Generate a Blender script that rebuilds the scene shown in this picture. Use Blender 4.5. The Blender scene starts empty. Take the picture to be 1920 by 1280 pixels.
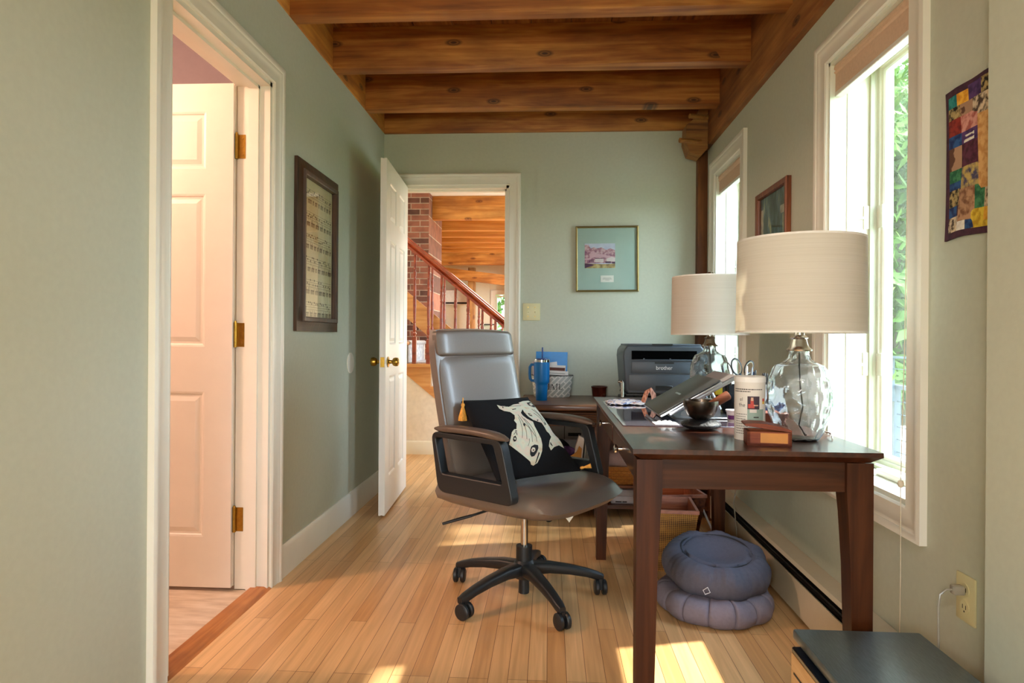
import bpy, bmesh, math, random
from mathutils import Vector, Matrix, Euler
random.seed(7)
R = math.radians
SC = bpy.context.scene
COL = SC.collection

# ------------------------------------------------------------------ camera
cam_d = bpy.data.cameras.new('camera'); cam = bpy.data.objects.new('camera', cam_d); COL.objects.link(cam)
cam_d.sensor_width = 36.0; cam_d.lens = 36.0 * 1200 / 1920
cam_d.shift_y = -6.5 / 1920; cam_d.clip_start = 0.05; cam_d.clip_end = 300
cam.matrix_world = Matrix.Translation((0, 0, 1.015)) @ Matrix.Rotation(R(3.34), 4, 'Z') @ Matrix.Rotation(R(90), 4, 'X') @ Matrix.Rotation(R(0.4), 4, 'Z')
SC.camera = cam

# ------------------------------------------------------------------ world, sun, exposure
W = bpy.data.worlds.new('sky'); SC.world = W; W.use_nodes = True
wn = W.node_tree; bgn = wn.nodes['Background']
tc = wn.nodes.new('ShaderNodeTexCoord'); sp = wn.nodes.new('ShaderNodeSeparateXYZ'); rp = wn.nodes.new('ShaderNodeValToRGB')
wn.links.new(tc.outputs['Generated'], sp.inputs[0]); wn.links.new(sp.outputs['Z'], rp.inputs[0]); wn.links.new(rp.outputs[0], bgn.inputs['Color'])
rp.color_ramp.elements[0].position = 0.0; rp.color_ramp.elements[0].color = (0.78, 0.90, 1.0, 1)
rp.color_ramp.elements[1].position = 0.7; rp.color_ramp.elements[1].color = (0.50, 0.73, 1.0, 1)
bgn.inputs['Strength'].default_value = 7.2

def lamp(name, kind, loc, energy, color=(1, 1, 1), size=0.3, rot=(0, 0, 0), size_y=None):
    d = bpy.data.lights.new(name, kind); o = bpy.data.objects.new(name, d); COL.objects.link(o)
    o.location = loc; o.rotation_euler = rot; d.energy = energy; d.color = color
    if kind == 'AREA':
        d.shape = 'RECTANGLE'; d.size = size; d.size_y = size_y or size
    elif kind == 'SUN': d.angle = size
    else: d.shadow_soft_size = size
    return o
sun = lamp('sun', 'SUN', (6, 3, 6), 7.5, (1.0, 0.95, 0.87), R(1.2))
sun_dir = Vector((-math.cos(R(48)) * math.cos(R(14)), -math.cos(R(48)) * math.sin(R(14)), -math.sin(R(48))))
sun.rotation_euler = sun_dir.to_track_quat('-Z', 'Y').to_euler()
# added fill lights for the rooms; the washroom lamp alone is a real source
lamp('rear_fill_light', 'AREA', (-0.05, -0.9, 2.34), 18, (1.0, 0.95, 0.90), 0.6)  # unseen area fill added overhead behind the camera
lamp('near_fill_light', 'POINT', (-0.55, -1.0, 1.25), 40, (1.0, 0.90, 0.80), 0.14)  # fill added behind the camera to lift the near right walls
lamp('washroom_lamp_light', 'POINT', (-2.35, 1.75, 2.15), 44, (1.0, 0.58, 0.40), 0.10)
lamp('hall_fill_light', 'AREA', (-2.2, 5.0, 2.55), 12, (1.0, 0.92, 0.82), 1.2)  # fill added out of view to brighten the stair hall
lamp('far_room_fill_light', 'AREA', (-0.2, 9.0, 2.2), 20, (1.0, 0.93, 0.84), 1.6)  # added downward fill; its floor bounce lifts the joist undersides
lamp('low_fill_light', 'POINT', (0.4, 8.7, 0.9), 32, (1.0, 0.86, 0.68), 0.12)  # low fill added to light the far joists from below
def portal(loc, sx, sy, rot):
    o = lamp('window_portal', 'AREA', loc, 1, (1, 1, 1), sx, rot, sy); o.data.cycles.is_portal = True
vs = SC.view_settings
vs.view_transform = 'Standard'; vs.look = 'None'; vs.exposure = 1.2; vs.gamma = 1.0; vs.use_curve_mapping = False
SC.cycles.max_bounces = 14; SC.cycles.diffuse_bounces = 10; SC.cycles.glossy_bounces = 4; SC.cycles.transmission_bounces = 8
SC.cycles.transparent_max_bounces = 16; SC.cycles.sample_clamp_indirect = 12; SC.cycles.caustics_refractive = False; SC.cycles.caustics_reflective = False
SC.cycles.use_denoising = True

# ------------------------------------------------------------------ materials
def lin(h):
    if isinstance(h, str):
        h = h.lstrip('#'); c = [int(h[i:i + 2], 16) / 255 for i in (0, 2, 4)]
        return tuple(((x / 12.92) if x <= 0.04045 else ((x + 0.055) / 1.055) ** 2.4) for x in c) + (1,)
    return tuple(h) + (1,) if len(h) == 3 else h
MC = {}
def base(name):
    m = bpy.data.materials.new(name); m.use_nodes = True
    nt = m.node_tree; return m, nt, nt.nodes['Principled BSDF']
def nd(nt, t, **kw):
    n = nt.nodes.new(t)
    for k, v in kw.items():
        if k in n.inputs: n.inputs[k].default_value = v
        else: setattr(n, k, v)
    return n
def coords(nt, scale=(1, 1, 1), rot=(0, 0, 0), loc=(0, 0, 0)):
    t = nd(nt, 'ShaderNodeTexCoord'); mp = nd(nt, 'ShaderNodeMapping')
    mp.inputs['Scale'].default_value = scale; mp.inputs['Rotation'].default_value = rot; mp.inputs['Location'].default_value = loc
    nt.links.new(t.outputs['Object'], mp.inputs[0]); return mp
def ramp(nt, fac, stops):
    r = nd(nt, 'ShaderNodeValToRGB'); nt.links.new(fac, r.inputs[0]); cr = r.color_ramp
    while len(cr.elements) < len(stops): cr.elements.new(0.5)
    for e, (p, c) in zip(cr.elements, stops): e.position = p; e.color = lin(c)
    return r
def bump(nt, b, h, strength, dist=0.01):
    n = nd(nt, 'ShaderNodeBump'); n.inputs['Strength'].default_value = strength; n.inputs['Distance'].default_value = dist
    nt.links.new(h, n.inputs['Height']); nt.links.new(n.outputs[0], b.inputs['Normal'])
def plain(name, col, rough=0.5, metal=0.0, var=0.06, nscale=30, bmp=0.05, coat=0.0, **kw):
    if name in MC: return MC[name]
    m, nt, b = base(name); c = lin(col)
    mp = coords(nt); n = nd(nt, 'ShaderNodeTexNoise', Scale=nscale, Detail=4.0)
    nt.links.new(mp.outputs[0], n.inputs['Vector'])
    d = tuple(x * (1 - var) for x in c[:3]) + (1,); l = tuple(min(1, x * (1 + var)) for x in c[:3]) + (1,)
    r = ramp(nt, n.outputs['Fac'], [(0.3, d), (0.7, l)]); nt.links.new(r.outputs[0], b.inputs['Base Color'])
    b.inputs['Roughness'].default_value = rough; b.inputs['Metallic'].default_value = metal; b.inputs['Coat Weight'].default_value = coat
    for k, v in kw.items(): b.inputs[k.replace('_', ' ')].default_value = v
    if bmp: bump(nt, b, n.outputs['Fac'], bmp, 0.004)
    MC[name] = m; return m
def wood(name, dark, mid, light, axis=0, rough=0.5, knots=True, scale=1.0, coat=0.0, spec=0.5, bmp=0.15, loc=(0, 0, 0), knotcol='#3a1c08'):
    if name in MC: return MC[name]
    m, nt, b = base(name)
    s = [14 * scale] * 3; s[axis] = 1.1 * scale
    mp = coords(nt, tuple(s), loc=loc)
    n1 = nd(nt, 'ShaderNodeTexNoise', Scale=1.0, Detail=6.0, Roughness=0.6, Distortion=0.8); nt.links.new(mp.outputs[0], n1.inputs['Vector'])
    s2 = [60 * scale] * 3; s2[axis] = 2.0 * scale
    mp2 = coords(nt, tuple(s2)); n2 = nd(nt, 'ShaderNodeTexNoise', Scale=1.0, Detail=3.0); nt.links.new(mp2.outputs[0], n2.inputs['Vector'])
    mx = nd(nt, 'ShaderNodeMath', operation='MULTIPLY_ADD'); mx.inputs[1].default_value = 0.35; nt.links.new(n2.outputs['Fac'], mx.inputs[0]); nt.links.new(n1.outputs['Fac'], mx.inputs[2])
    r = ramp(nt, mx.outputs[0], [(0.42, dark), (0.62, mid), (0.88, light)])
    out = r.outputs[0]
    if knots:
        mp3 = coords(nt); sx3 = nd(nt, 'ShaderNodeSeparateXYZ'); nt.links.new(mp3.outputs[0], sx3.inputs[0]); cb3 = nd(nt, 'ShaderNodeCombineXYZ')
        la = nd(nt, 'ShaderNodeMath', operation='MULTIPLY_ADD'); la.inputs[1].default_value = 2.6; la.inputs[2].default_value = loc[0] * 3.3; nt.links.new(sx3.outputs[axis], la.inputs[0])
        lb = nd(nt, 'ShaderNodeMath', operation='MULTIPLY_ADD'); lb.inputs[1].default_value = 6.5; lb.inputs[2].default_value = loc[1] * 2.1; nt.links.new(sx3.outputs[2 if axis != 2 else 0], lb.inputs[0])
        nt.links.new(la.outputs[0], cb3.inputs[0]); nt.links.new(lb.outputs[0], cb3.inputs[1])
        v = nd(nt, 'ShaderNodeTexVoronoi', Scale=1.0, Randomness=1.0); v.voronoi_dimensions = '2D'; nt.links.new(cb3.outputs[0], v.inputs['Vector'])
        nb = nd(nt, 'ShaderNodeTexNoise', Scale=1.3, Detail=3.0); nt.links.new(cb3.outputs[0], nb.inputs['Vector']); rb = ramp(nt, nb.outputs['Fac'], [(0.35, (0.62, 0.55, 0.5)), (0.6, (1.05, 1.05, 1.05))])
        mb_ = nd(nt, 'ShaderNodeMixRGB', blend_type='MULTIPLY'); mb_.inputs[0].default_value = 0.8; nt.links.new(out, mb_.inputs[1]); nt.links.new(rb.outputs[0], mb_.inputs[2]); out = mb_.outputs[0]
        kc = nd(nt, 'ShaderNodeSeparateColor'); nt.links.new(v.outputs['Color'], kc.inputs[0]); kg = nd(nt, 'ShaderNodeMath', operation='GREATER_THAN'); kg.inputs[1].default_value = 0.52; nt.links.new(kc.outputs[0], kg.inputs[0])
        kr = ramp(nt, v.outputs['Distance'], [(0.03, (0.95, 0.95, 0.95)), (0.055, (0.4, 0.4, 0.4)), (0.075, (0.85, 0.85, 0.85)), (0.13, (0, 0, 0))])
        kf = nd(nt, 'ShaderNodeMath', operation='MULTIPLY'); nt.links.new(kr.outputs[0], kf.inputs[0]); nt.links.new(kg.outputs[0], kf.inputs[1])
        mix = nd(nt, 'ShaderNodeMixRGB'); nt.links.new(kf.outputs[0], mix.inputs[0]); nt.links.new(out, mix.inputs[1]); mix.inputs[2].default_value = lin(knotcol)
        out = mix.outputs[0]
    nt.links.new(out, b.inputs['Base Color']); b.inputs['Roughness'].default_value = rough; b.inputs['Coat Weight'].default_value = coat; b.inputs['Specular IOR Level'].default_value = spec
    b.inputs['Coat Roughness'].default_value = 0.12
    if bmp: bump(nt, b, mx.outputs[0], bmp, 0.003)
    MC[name] = m; return m
def floor_mat():
    m, nt, b = base('oak_strip_floor')
    mp = coords(nt, (1, 1, 1), rot=(0, 0, R(90)))
    br = nd(nt, 'ShaderNodeTexBrick'); nt.links.new(mp.outputs[0], br.inputs['Vector'])
    br.offset = 0.37; br.offset_frequency = 3; br.squash = 1.0
    for k, v in (('Scale', 1.0), ('Mortar Size', 0.0008), ('Mortar Smooth', 0.0), ('Bias', 0.0), ('Brick Width', 0.95), ('Row Height', 0.0585)): br.inputs[k].default_value = v
    br.inputs['Color1'].default_value = lin('#c39460'); br.inputs['Color2'].default_value = lin('#dcb482'); br.inputs['Mortar'].default_value = lin('#6b4420')
    mg = coords(nt, (38, 1.6, 1)); n = nd(nt, 'ShaderNodeTexNoise', Scale=1.0, Detail=5.0, Distortion=1.2); nt.links.new(mg.outputs[0], n.inputs['Vector'])
    r = ramp(nt, n.outputs['Fac'], [(0.3, (0.80, 0.76, 0.70)), (0.7, (1.08, 1.06, 1.03))])
    mix = nd(nt, 'ShaderNodeMixRGB', blend_type='MULTIPLY'); mix.inputs[0].default_value = 1.0
    nt.links.new(br.outputs['Color'], mix.inputs[1]); nt.links.new(r.outputs[0], mix.inputs[2]); nt.links.new(mix.outputs[0], b.inputs['Base Color'])
    b.inputs['Roughness'].default_value = 0.34
    bump(nt, b, n.outputs['Fac'], 0.05, 0.002); return m
def brick_mat(name, rot):
    m, nt, b = base(name)
    mp = coords(nt, (1, 1, 1), rot=rot)
    br = nd(nt, 'ShaderNodeTexBrick'); nt.links.new(mp.outputs[0], br.inputs['Vector']); br.offset = 0.5
    for k, v in (('Scale', 1.0), ('Mortar Size', 0.006), ('Mortar Smooth', 0.3), ('Bias', 0.0), ('Brick Width', 0.205), ('Row Height', 0.064)): br.inputs[k].default_value = v
    br.inputs['Color1'].default_value = lin('#a9705c'); br.inputs['Color2'].default_value = lin('#63463f'); br.inputs['Mortar'].default_value = lin('#b3a292')
    n = nd(nt, 'ShaderNodeTexNoise', Scale=9.0, Detail=5.0); nt.links.new(mp.outputs[0], n.inputs['Vector'])
    r = ramp(nt, n.outputs['Fac'], [(0.35, (0.7, 0.7, 0.72)), (0.65, (1.2, 1.12, 1.1))])
    mix = nd(nt, 'ShaderNodeMixRGB', blend_type='MULTIPLY'); mix.inputs[0].default_value = 0.8
    nt.links.new(br.outputs['Color'], mix.inputs[1]); nt.links.new(r.outputs[0], mix.inputs[2]); nt.links.new(mix.outputs[0], b.inputs['Base Color'])
    b.inputs['Roughness'].default_value = 0.9; inv = nd(nt, 'ShaderNodeMath', operation='SUBTRACT'); inv.inputs[0].default_value = 1.0
    nt.links.new(br.outputs['Fac'], inv.inputs[1]); bump(nt, b, inv.outputs[0], 0.6, 0.008); return m
def woven(name, c1, c2, sc=170, rough=0.7):
    if name in MC: return MC[name]
    m, nt, b = base(name); mp = coords(nt)
    ws = []
    for d in ('X', 'Z', 'Y'):
        w = nd(nt, 'ShaderNodeTexWave', Scale=sc / 6.0, Distortion=1.5, Detail=1.0); w.bands_direction = d; nt.links.new(mp.outputs[0], w.inputs['Vector']); ws.append(w)
    a = nd(nt, 'ShaderNodeMath', operation='ADD'); nt.links.new(ws[0].outputs['Fac'], a.inputs[0]); nt.links.new(ws[1].outputs['Fac'], a.inputs[1])
    c = nd(nt, 'ShaderNodeMath', operation='MULTIPLY_ADD'); c.inputs[1].default_value = 0.5; nt.links.new(a.outputs[0], c.inputs[0]); 
    h = nd(nt, 'ShaderNodeMath', operation='MULTIPLY'); h.inputs[1].default_value = 0.3; nt.links.new(ws[2].outputs['Fac'], h.inputs[0]); nt.links.new(h.outputs[0], c.inputs[2])
    r = ramp(nt, c.outputs[0], [(0.25, c1), (0.85, c2)]); nt.links.new(r.outputs[0], b.inputs['Base Color']); b.inputs['Roughness'].default_value = rough
    bump(nt, b, c.outputs[0], 0.5, 0.003); MC[name] = m; return m
def glass_pane(name='window_glass', spec=1.0):
    if name in MC: return MC[name]
    m = bpy.data.materials.new(name); m.use_nodes = True; nt = m.node_tree; nt.nodes.clear()
    o = nt.nodes.new('ShaderNodeOutputMaterial'); mx = nt.nodes.new('ShaderNodeMixShader'); t = nt.nodes.new('ShaderNodeBsdfTransparent'); g = nt.nodes.new('ShaderNodeBsdfGlossy')
    g.inputs['Roughness'].default_value = 0.02; lw = nt.nodes.new('ShaderNodeLayerWeight'); lw.inputs['Blend'].default_value = 0.5
    pw_ = nt.nodes.new('ShaderNodeMath'); pw_.operation = 'POWER'; pw_.inputs[1].default_value = 4.0; nt.links.new(lw.outputs['Facing'], pw_.inputs[0])
    f = nt.nodes.new('ShaderNodeMath'); f.operation = 'MULTIPLY_ADD'; f.inputs[1].default_value = 0.6; f.inputs[2].default_value = 0.04; nt.links.new(pw_.outputs[0], f.inputs[0])
    t.inputs[0].default_value = (0.98, 0.995, 0.985, 1); g.inputs[0].default_value = (spec, spec, spec, 1)
    nt.links.new(f.outputs[0], mx.inputs[0]); nt.links.new(t.outputs[0], mx.inputs[1]); nt.links.new(g.outputs[0], mx.inputs[2]); nt.links.new(mx.outputs[0], o.inputs[0])
    MC[name] = m; return m
def shade_mat():
    m, nt, b = base('linen_lampshade'); mp = coords(nt, (1, 1, 260))
    n = nd(nt, 'ShaderNodeTexNoise', Scale=3.0, Detail=2.0); nt.links.new(mp.outputs[0], n.inputs['Vector'])
    r = ramp(nt, n.outputs['Fac'], [(0.3, '#d9d2c6'), (0.7, '#e8e2d8')]); nt.links.new(r.outputs[0], b.inputs['Base Color']); b.inputs['Roughness'].default_value = 0.9
    tr = nt.nodes.new('ShaderNodeBsdfTranslucent'); tr.inputs[0].default_value = lin('#ece4d4'); mx = nt.nodes.new('ShaderNodeMixShader'); mx.inputs[0].default_value = 0.35
    o = nt.nodes['Material Output']; nt.links.new(b.outputs[0], mx.inputs[1]); nt.links.new(tr.outputs[0], mx.inputs[2]); nt.links.new(mx.outputs[0], o.inputs[0]); return m
def blobs(name, stops, scale=8, rough=0.8, stretch=(1, 1, 1), kind='noise', detail=4.0):
    if name in MC: return MC[name]
    m, nt, b = base(name); mp = coords(nt, stretch)
    if kind == 'noise': n = nd(nt, 'ShaderNodeTexNoise', Scale=scale, Detail=detail); f = n.outputs['Fac']
    elif kind == 'wave': n = nd(nt, 'ShaderNodeTexWave', Scale=scale, Distortion=2.0, Detail=2.0); f = n.outputs['Fac']
    else: n = nd(nt, 'ShaderNodeTexVoronoi', Scale=scale); f = n.outputs['Distance']
    nt.links.new(mp.outputs[0], n.inputs['Vector']); r = ramp(nt, f, stops); nt.links.new(r.outputs[0], b.inputs['Base Color']); b.inputs['Roughness'].default_value = rough
    MC[name] = m; return m

M_wall = plain('sage_wall_paint', '#bcc0ae', 0.75, var=0.025, nscale=55, bmp=0.12)
M_hallwall = plain('cream_wall_paint', '#e6e0cc', 0.8, var=0.02, bmp=0.05)
M_purple = plain('mauve_grey_wall_paint', '#8d8288', 0.8, var=0.03)
M_white = plain('white_trim_paint', '#e4e0d2', 0.38, var=0.015, nscale=12, bmp=0.03)
M_door = plain('white_door_paint', '#e9e4da', 0.42, var=0.015, nscale=14, bmp=0.03)
M_ceil = plain('white_ceiling_paint', '#eeece6', 0.85, var=0.01)
M_beam = wood('pine_joist_wood', '#683610', '#9a5a22', '#c88a42', 0, 0.55, True, 1.0)
M_beamy = wood('pine_beam_wood', '#5c3416', '#8c5628', '#b27a40', 1, 0.6, True, 0.8)
M_rim = wood('pine_rim_wood', '#8a5018', '#b87228', '#d89844', 1, 0.55, True, 1.2)
M_plank = wood('pine_ceiling_plank', '#54280a', '#824612', '#a8662a', 1, 0.6, True, 1.3)
M_lit = wood('pale_pine_timber', '#a05e1e', '#c47e32', '#dca054', 0, 0.5, True, 1.0, knotcol='#6a3410')
M_litv = wood('pale_pine_post', '#946032', '#b88246', '#d2a468', 2, 0.5, True, 1.0, knotcol='#6a3410')
M_floor = floor_mat()
M_walnut = wood('dark_walnut_desk', '#1e0c05', '#361708', '#4c2410', 1, 0.4, False, 1.6, coat=0.5, spec=0.3, bmp=0.03)
M_walnutx = wood('dark_walnut_leg', '#241006', '#3b1d0c', '#502b14', 2, 0.42, False, 1.6, coat=0.0, spec=0.22, bmp=0.03)
M_oakcab = wood('brown_oak_cabinet', '#3a2214', '#5b3820', '#7c5233', 0, 0.4, False, 1.8, coat=0.2, bmp=0.08)
M_cherry = wood('cherry_rail_wood', '#5e1e0e', '#863218', '#a54a26', 0, 0.28, False, 1.0, coat=0.6, bmp=0.02)
M_stair = wood('oak_stair_wood', '#b0743a', '#cc9150', '#deab6c', 0, 0.4, False, 1.0, coat=0.2, bmp=0.03)
M_brass = plain('aged_brass', '#b08a3a', 0.3, 1.0, var=0.15, nscale=80)
M_chrome = plain('brushed_nickel', '#c4c0b8', 0.22, 1.0, var=0.05, nscale=80, bmp=0.0)
M_blackp = plain('black_plastic', '#1b1d1f', 0.42, var=0.1, nscale=200, bmp=0.05)
M_leather = plain('taupe_leather', '#675b52', 0.40, var=0.05, nscale=220, bmp=0.10, coat=0.8, IOR=1.6, Coat_Roughness=0.3)
M_armrest = plain('taupe_arm_pad', '#5d4d42', 0.34, var=0.06, nscale=120, bmp=0.08)
M_velvet = plain('black_velvet', '#060609', 0.85, var=0.2, nscale=60, bmp=0.2, Specular_IOR_Level=0.25)
M_gold = plain('gold_tassel_thread', '#d79a3e', 0.6, var=0.2, nscale=150, bmp=0.5)
M_fishw = blobs('cream_fish_embroidery', [(0.3, '#cbb493'), (0.42, '#d6cfb4'), (0.5, '#c9cdb6'), (0.6, '#d8c4ae'), (0.75, '#b9b8a4')], 24, 0.7, (1, 1, 1))
M_glass = glass_pane()
M_picglass = glass_pane('picture_glass', 0.45)
M_paper = plain('white_paper', '#e6e3de', 0.7, var=0.02)
M_ink = plain('dark_ink', '#2c2722', 0.7)
M_shade = shade_mat()
def real_glass():
    m, nt, b = base('dimpled_clear_glass'); b.inputs['Base Color'].default_value = (0.97, 0.99, 0.985, 1); b.inputs['Roughness'].default_value = 0.015
    b.inputs['Transmission Weight'].default_value = 1.0; b.inputs['IOR'].default_value = 1.42
    mp = coords(nt); v = nd(nt, 'ShaderNodeTexNoise', Scale=14.0, Detail=1.0); nt.links.new(mp.outputs[0], v.inputs['Vector']); bump(nt, b, v.outputs['Fac'], 0.3, 0.01)
    tr = nt.nodes.new('ShaderNodeBsdfTranslucent'); tr.inputs[0].default_value = (0.9, 0.95, 0.97, 1); mx = nt.nodes.new('ShaderNodeMixShader'); mx.inputs[0].default_value = 0.10  # milky translucent share stands in for window light in the clear glass
    nt.links.new(b.outputs[0], mx.inputs[1]); nt.links.new(tr.outputs[0], mx.inputs[2]); nt.links.new(mx.outputs[0], nt.nodes['Material Output'].inputs[0]); return m
M_cglass = real_glass()

# ------------------------------------------------------------------ geometry helpers
class G:
    def __init__(s): s.b = bmesh.new(); s.mi = 0
    def _set(s, faces):
        for f in faces: f.material_index = s.mi
    def box(s, x0, x1, y0, y1, z0, z1, bev=0.0, seg=2, mat=None):
        b = s.b; n0 = set(b.faces)
        vs = [b.verts.new((x, y, z)) for z in (z0, z1) for y in (y0, y1) for x in (x0, x1)]
        fs = [(0, 2, 3, 1), (4, 5, 7, 6), (0, 1, 5, 4), (2, 6, 7, 3), (0, 4, 6, 2), (1, 3, 7, 5)]
        fa = [b.faces.new([vs[i] for i in f]) for f in fs]
        if bev:
            es = list({e for f in fa for e in f.edges})
            bmesh.ops.bevel(b, geom=es, offset=bev, segments=seg, affect='EDGES', profile=0.5)
        new = [f for f in b.faces if f not in n0]; s._set(new)
        if mat is not None:
            bmesh.ops.transform(b, matrix=mat, verts=list({v for f in new for v in f.verts}))
        return new
    def hexa(s, p):      # 8 points, bottom ring 0-3 ccw, top ring 4-7
        b = s.b; vs = [b.verts.new(q) for q in p]
        fa = [b.faces.new([vs[i] for i in f]) for f in ((0, 3, 2, 1), (4, 5, 6, 7), (0, 1, 5, 4), (1, 2, 6, 5), (2, 3, 7, 6), (3, 0, 4, 7))]
        s._set(fa); return fa
    def cyl(s, p0, p1, r0, r1=None, seg=16, caps=True):
        r1 = r0 if r1 is None else r1
        return s.tube([p0, p1], [r0, r1], seg, caps)
    def tube(s, pts, r, seg=10, caps=True, closed=False, flat=1.0):
        b = s.b; pts = [Vector(p) for p in pts]; n = len(pts)
        rs = r if isinstance(r, (list, tuple)) else [r] * n
        rings = []; up = None
        for i, p in enumerate(pts):
            if closed: t = pts[(i + 1) % n] - pts[i - 1]
            else: t = pts[min(i + 1, n - 1)] - pts[max(i - 1, 0)]
            t.normalize()
            if up is None: up = Vector((0, 0, 1)) if abs(t.z) < 0.9 else Vector((1, 0, 0))
            a = t.cross(up).normalized(); c = a.cross(t).normalized(); up = c
            rings.append([b.verts.new(p + (a * math.cos(k * 2 * math.pi / seg) + c * flat * math.sin(k * 2 * math.pi / seg)) * rs[i]) for k in range(seg)])
        fa = []
        for i in range(n if closed else n - 1):
            A, B_ = rings[i], rings[(i + 1) % n]
            for k in range(seg): fa.append(b.faces.new((A[k], A[(k + 1) % seg], B_[(k + 1) % seg], B_[k])))
        if caps and not closed: fa.append(b.faces.new(rings[0])); fa.append(b.faces.new(rings[-1][::-1]))
        s._set(fa); return fa
    def lathe(s, prof, c=(0, 0, 0), seg=32, fn=None, sx=1, sy=1, close=False):
        b = s.b; rings = []
        for (r, z) in prof:
            ring = []
            for k in range(seg):
                a = 2 * math.pi * k / seg; rr = r + (fn(a, z) if fn and r > 0.001 else 0)
                ring.append(b.verts.new((c[0] + rr * math.cos(a) * sx, c[1] + rr * math.sin(a) * sy, c[2] + z)))
            rings.append(ring)
        fa = []
        L = len(rings)
        for i in range(L if close else L - 1):
            A, B_ = rings[i], rings[(i + 1) % L]
            for k in range(seg): fa.append(b.faces.new((A[k], A[(k + 1) % seg], B_[(k + 1) % seg], B_[k])))
        if not close:
            if prof[0][0] > 0: fa.append(b.faces.new(rings[0][::-1]))
            if prof[-1][0] > 0: fa.append(b.faces.new(rings[-1]))
        s._set(fa); return fa
    def prism(s, pts, f, h0, h1):          # polygon in (a,b), f(a,b,h)->xyz
        b = s.b; A = [b.verts.new(f(p[0], p[1], h0)) for p in pts]; B_ = [b.verts.new(f(p[0], p[1], h1)) for p in pts]
        n = len(pts); fa = [b.faces.new(A[::-1]), b.faces.new(B_)]
        for i in range(n): fa.append(b.faces.new((A[i], A[(i + 1) % n], B_[(i + 1) % n], B_[i])))
        s._set(fa); return fa
    def ring(s, a0, a1, b0, b1, prof, f, door=False):     # moulding round a rectangle: prof = [(outwards, proud)]
        b = s.b; rs = []
        for (w, h) in prof:
            c = [(a0 - w, b0 if door else b0 - w), (a0 - w, b1 + w), (a1 + w, b1 + w), (a1 + w, b0 if door else b0 - w)]
            rs.append([b.verts.new(f(p[0], p[1], h)) for p in c])
        fa = []; n = len(rs)
        for i in range(n):
            A, B_ = rs[i], rs[(i + 1) % n]
            for k in range(3 if door else 4): fa.append(b.faces.new((A[k], A[(k + 1) % 4], B_[(k + 1) % 4], B_[k])))
        if door: fa.append(b.faces.new([r[0] for r in rs])); fa.append(b.faces.new([r[3] for r in rs][::-1]))
        s._set(fa); return fa
    def grid(s, nu, nv, fn, close_u=False):
        b = s.b; V = [[b.verts.new(fn(i / nu, j / nv)) for j in range(nv + 1)] for i in range(nu + (0 if close_u else 1))]
        fa = []
        for i in range(nu):
            for j in range(nv): fa.append(b.faces.new((V[i][j], V[(i + 1) % len(V)][j], V[(i + 1) % len(V)][j + 1], V[i][j + 1])))
        s._set(fa); return fa
    def quad(s, *p):
        f = s.b.faces.new([s.b.verts.new(q) for q in p]); f.material_index = s.mi; return f
def out(name, g, mats, parent=None, loc=(0, 0, 0), rot=(0, 0, 0), smooth=38, weld=True, solid=0.0, sub=0):
    b = g.b
    if weld: bmesh.ops.remove_doubles(b, verts=b.verts, dist=1e-6)
    bmesh.ops.recalc_face_normals(b, faces=b.faces)
    me = bpy.data.meshes.new(name); b.to_mesh(me); b.free()
    for m in (mats if isinstance(mats, (list, tuple)) else [mats]): me.materials.append(m)
    if smooth:
        me.polygons.foreach_set('use_smooth', [True] * len(me.polygons)); me.set_sharp_from_angle(angle=R(smooth))
    o = bpy.data.objects.new(name, me); COL.objects.link(o); o.location = loc; o.rotation_euler = rot
    if parent: o.parent = parent
    if solid: md = o.modifiers.new('thick', 'SOLIDIFY'); md.thickness = solid; md.offset = -1
    if sub: md = o.modifiers.new('sub', 'SUBSURF'); md.levels = sub; md.render_levels = sub
    return o
def tag(o, label, cat, group=None, kind=None):
    o['label'] = label; o['category'] = cat
    if group: o['group'] = group
    if kind: o['kind'] = kind
    return o
def thing(name, label, cat, loc=(0, 0, 0), rotz=0.0, group=None, kind=None):
    o = bpy.data.objects.new(name, None); COL.objects.link(o); o.location = loc; o.rotation_euler = (0, 0, rotz); o.empty_display_size = 0.1
    return tag(o, label, cat, group, kind)
def struct(name, g, mats, parent=None, smooth=38):
    o = out(name, g, mats, parent, smooth=smooth)
    if not parent: o['kind'] = 'structure'
    return o
def text_g(s, size, mi=0):
    cu = bpy.data.curves.new('t', 'FONT'); cu.body = s; cu.size = size; cu.align_x = 'CENTER'; cu.align_y = 'CENTER'; cu.extrude = 0.0003
    o = bpy.data.objects.new('t', cu); COL.objects.link(o); bpy.context.view_layer.update()
    me = bpy.data.meshes.new_from_object(o.evaluated_get(bpy.context.evaluated_depsgraph_get())); g = G(); g.b.from_mesh(me)
    bpy.data.objects.remove(o); return g
def xf(g, mat): bmesh.ops.transform(g.b, matrix=mat, verts=g.b.verts); return g

# ------------------------------------------------------------------ room shell
LX, RX, BY = -1.124, 1.015, 4.27
RO = 1.24
def box1(name, *a, m=M_wall, parent=None, bev=0):
    g = G(); g.box(*a, bev=bev); return struct(name, g, m, parent)
g = G(); g.box(-1.19, 1.24, -4, 11.6, -0.08, 0); g.box(-4, -1.19, 4.3, 11.6, -0.08, 0)
struct('floor', g, M_floor)
tile = blobs('pale_vinyl_plank', [(0.3, '#b9a793'), (0.5, '#d0c1ac'), (0.7, '#dfd3c2')], 2.2, 0.4, (3, 14, 1))
g = G(); g.box(-4, -1.20, 0.2, 4.3, -0.08, -0.004); struct('floor_washroom', g, tile)
g = G(); g.prism([(-1.20, 0), (-1.185, 0.013), (-1.135, 0.013), (-1.11, 0.0)], lambda a, b, h: (a, h, b), 1.82, 2.52); struct('trim_1', g, wood('oak_threshold', '#8a4f20', '#a8662e', '#c48244', 1, 0.35, True, 2.0))
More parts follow.
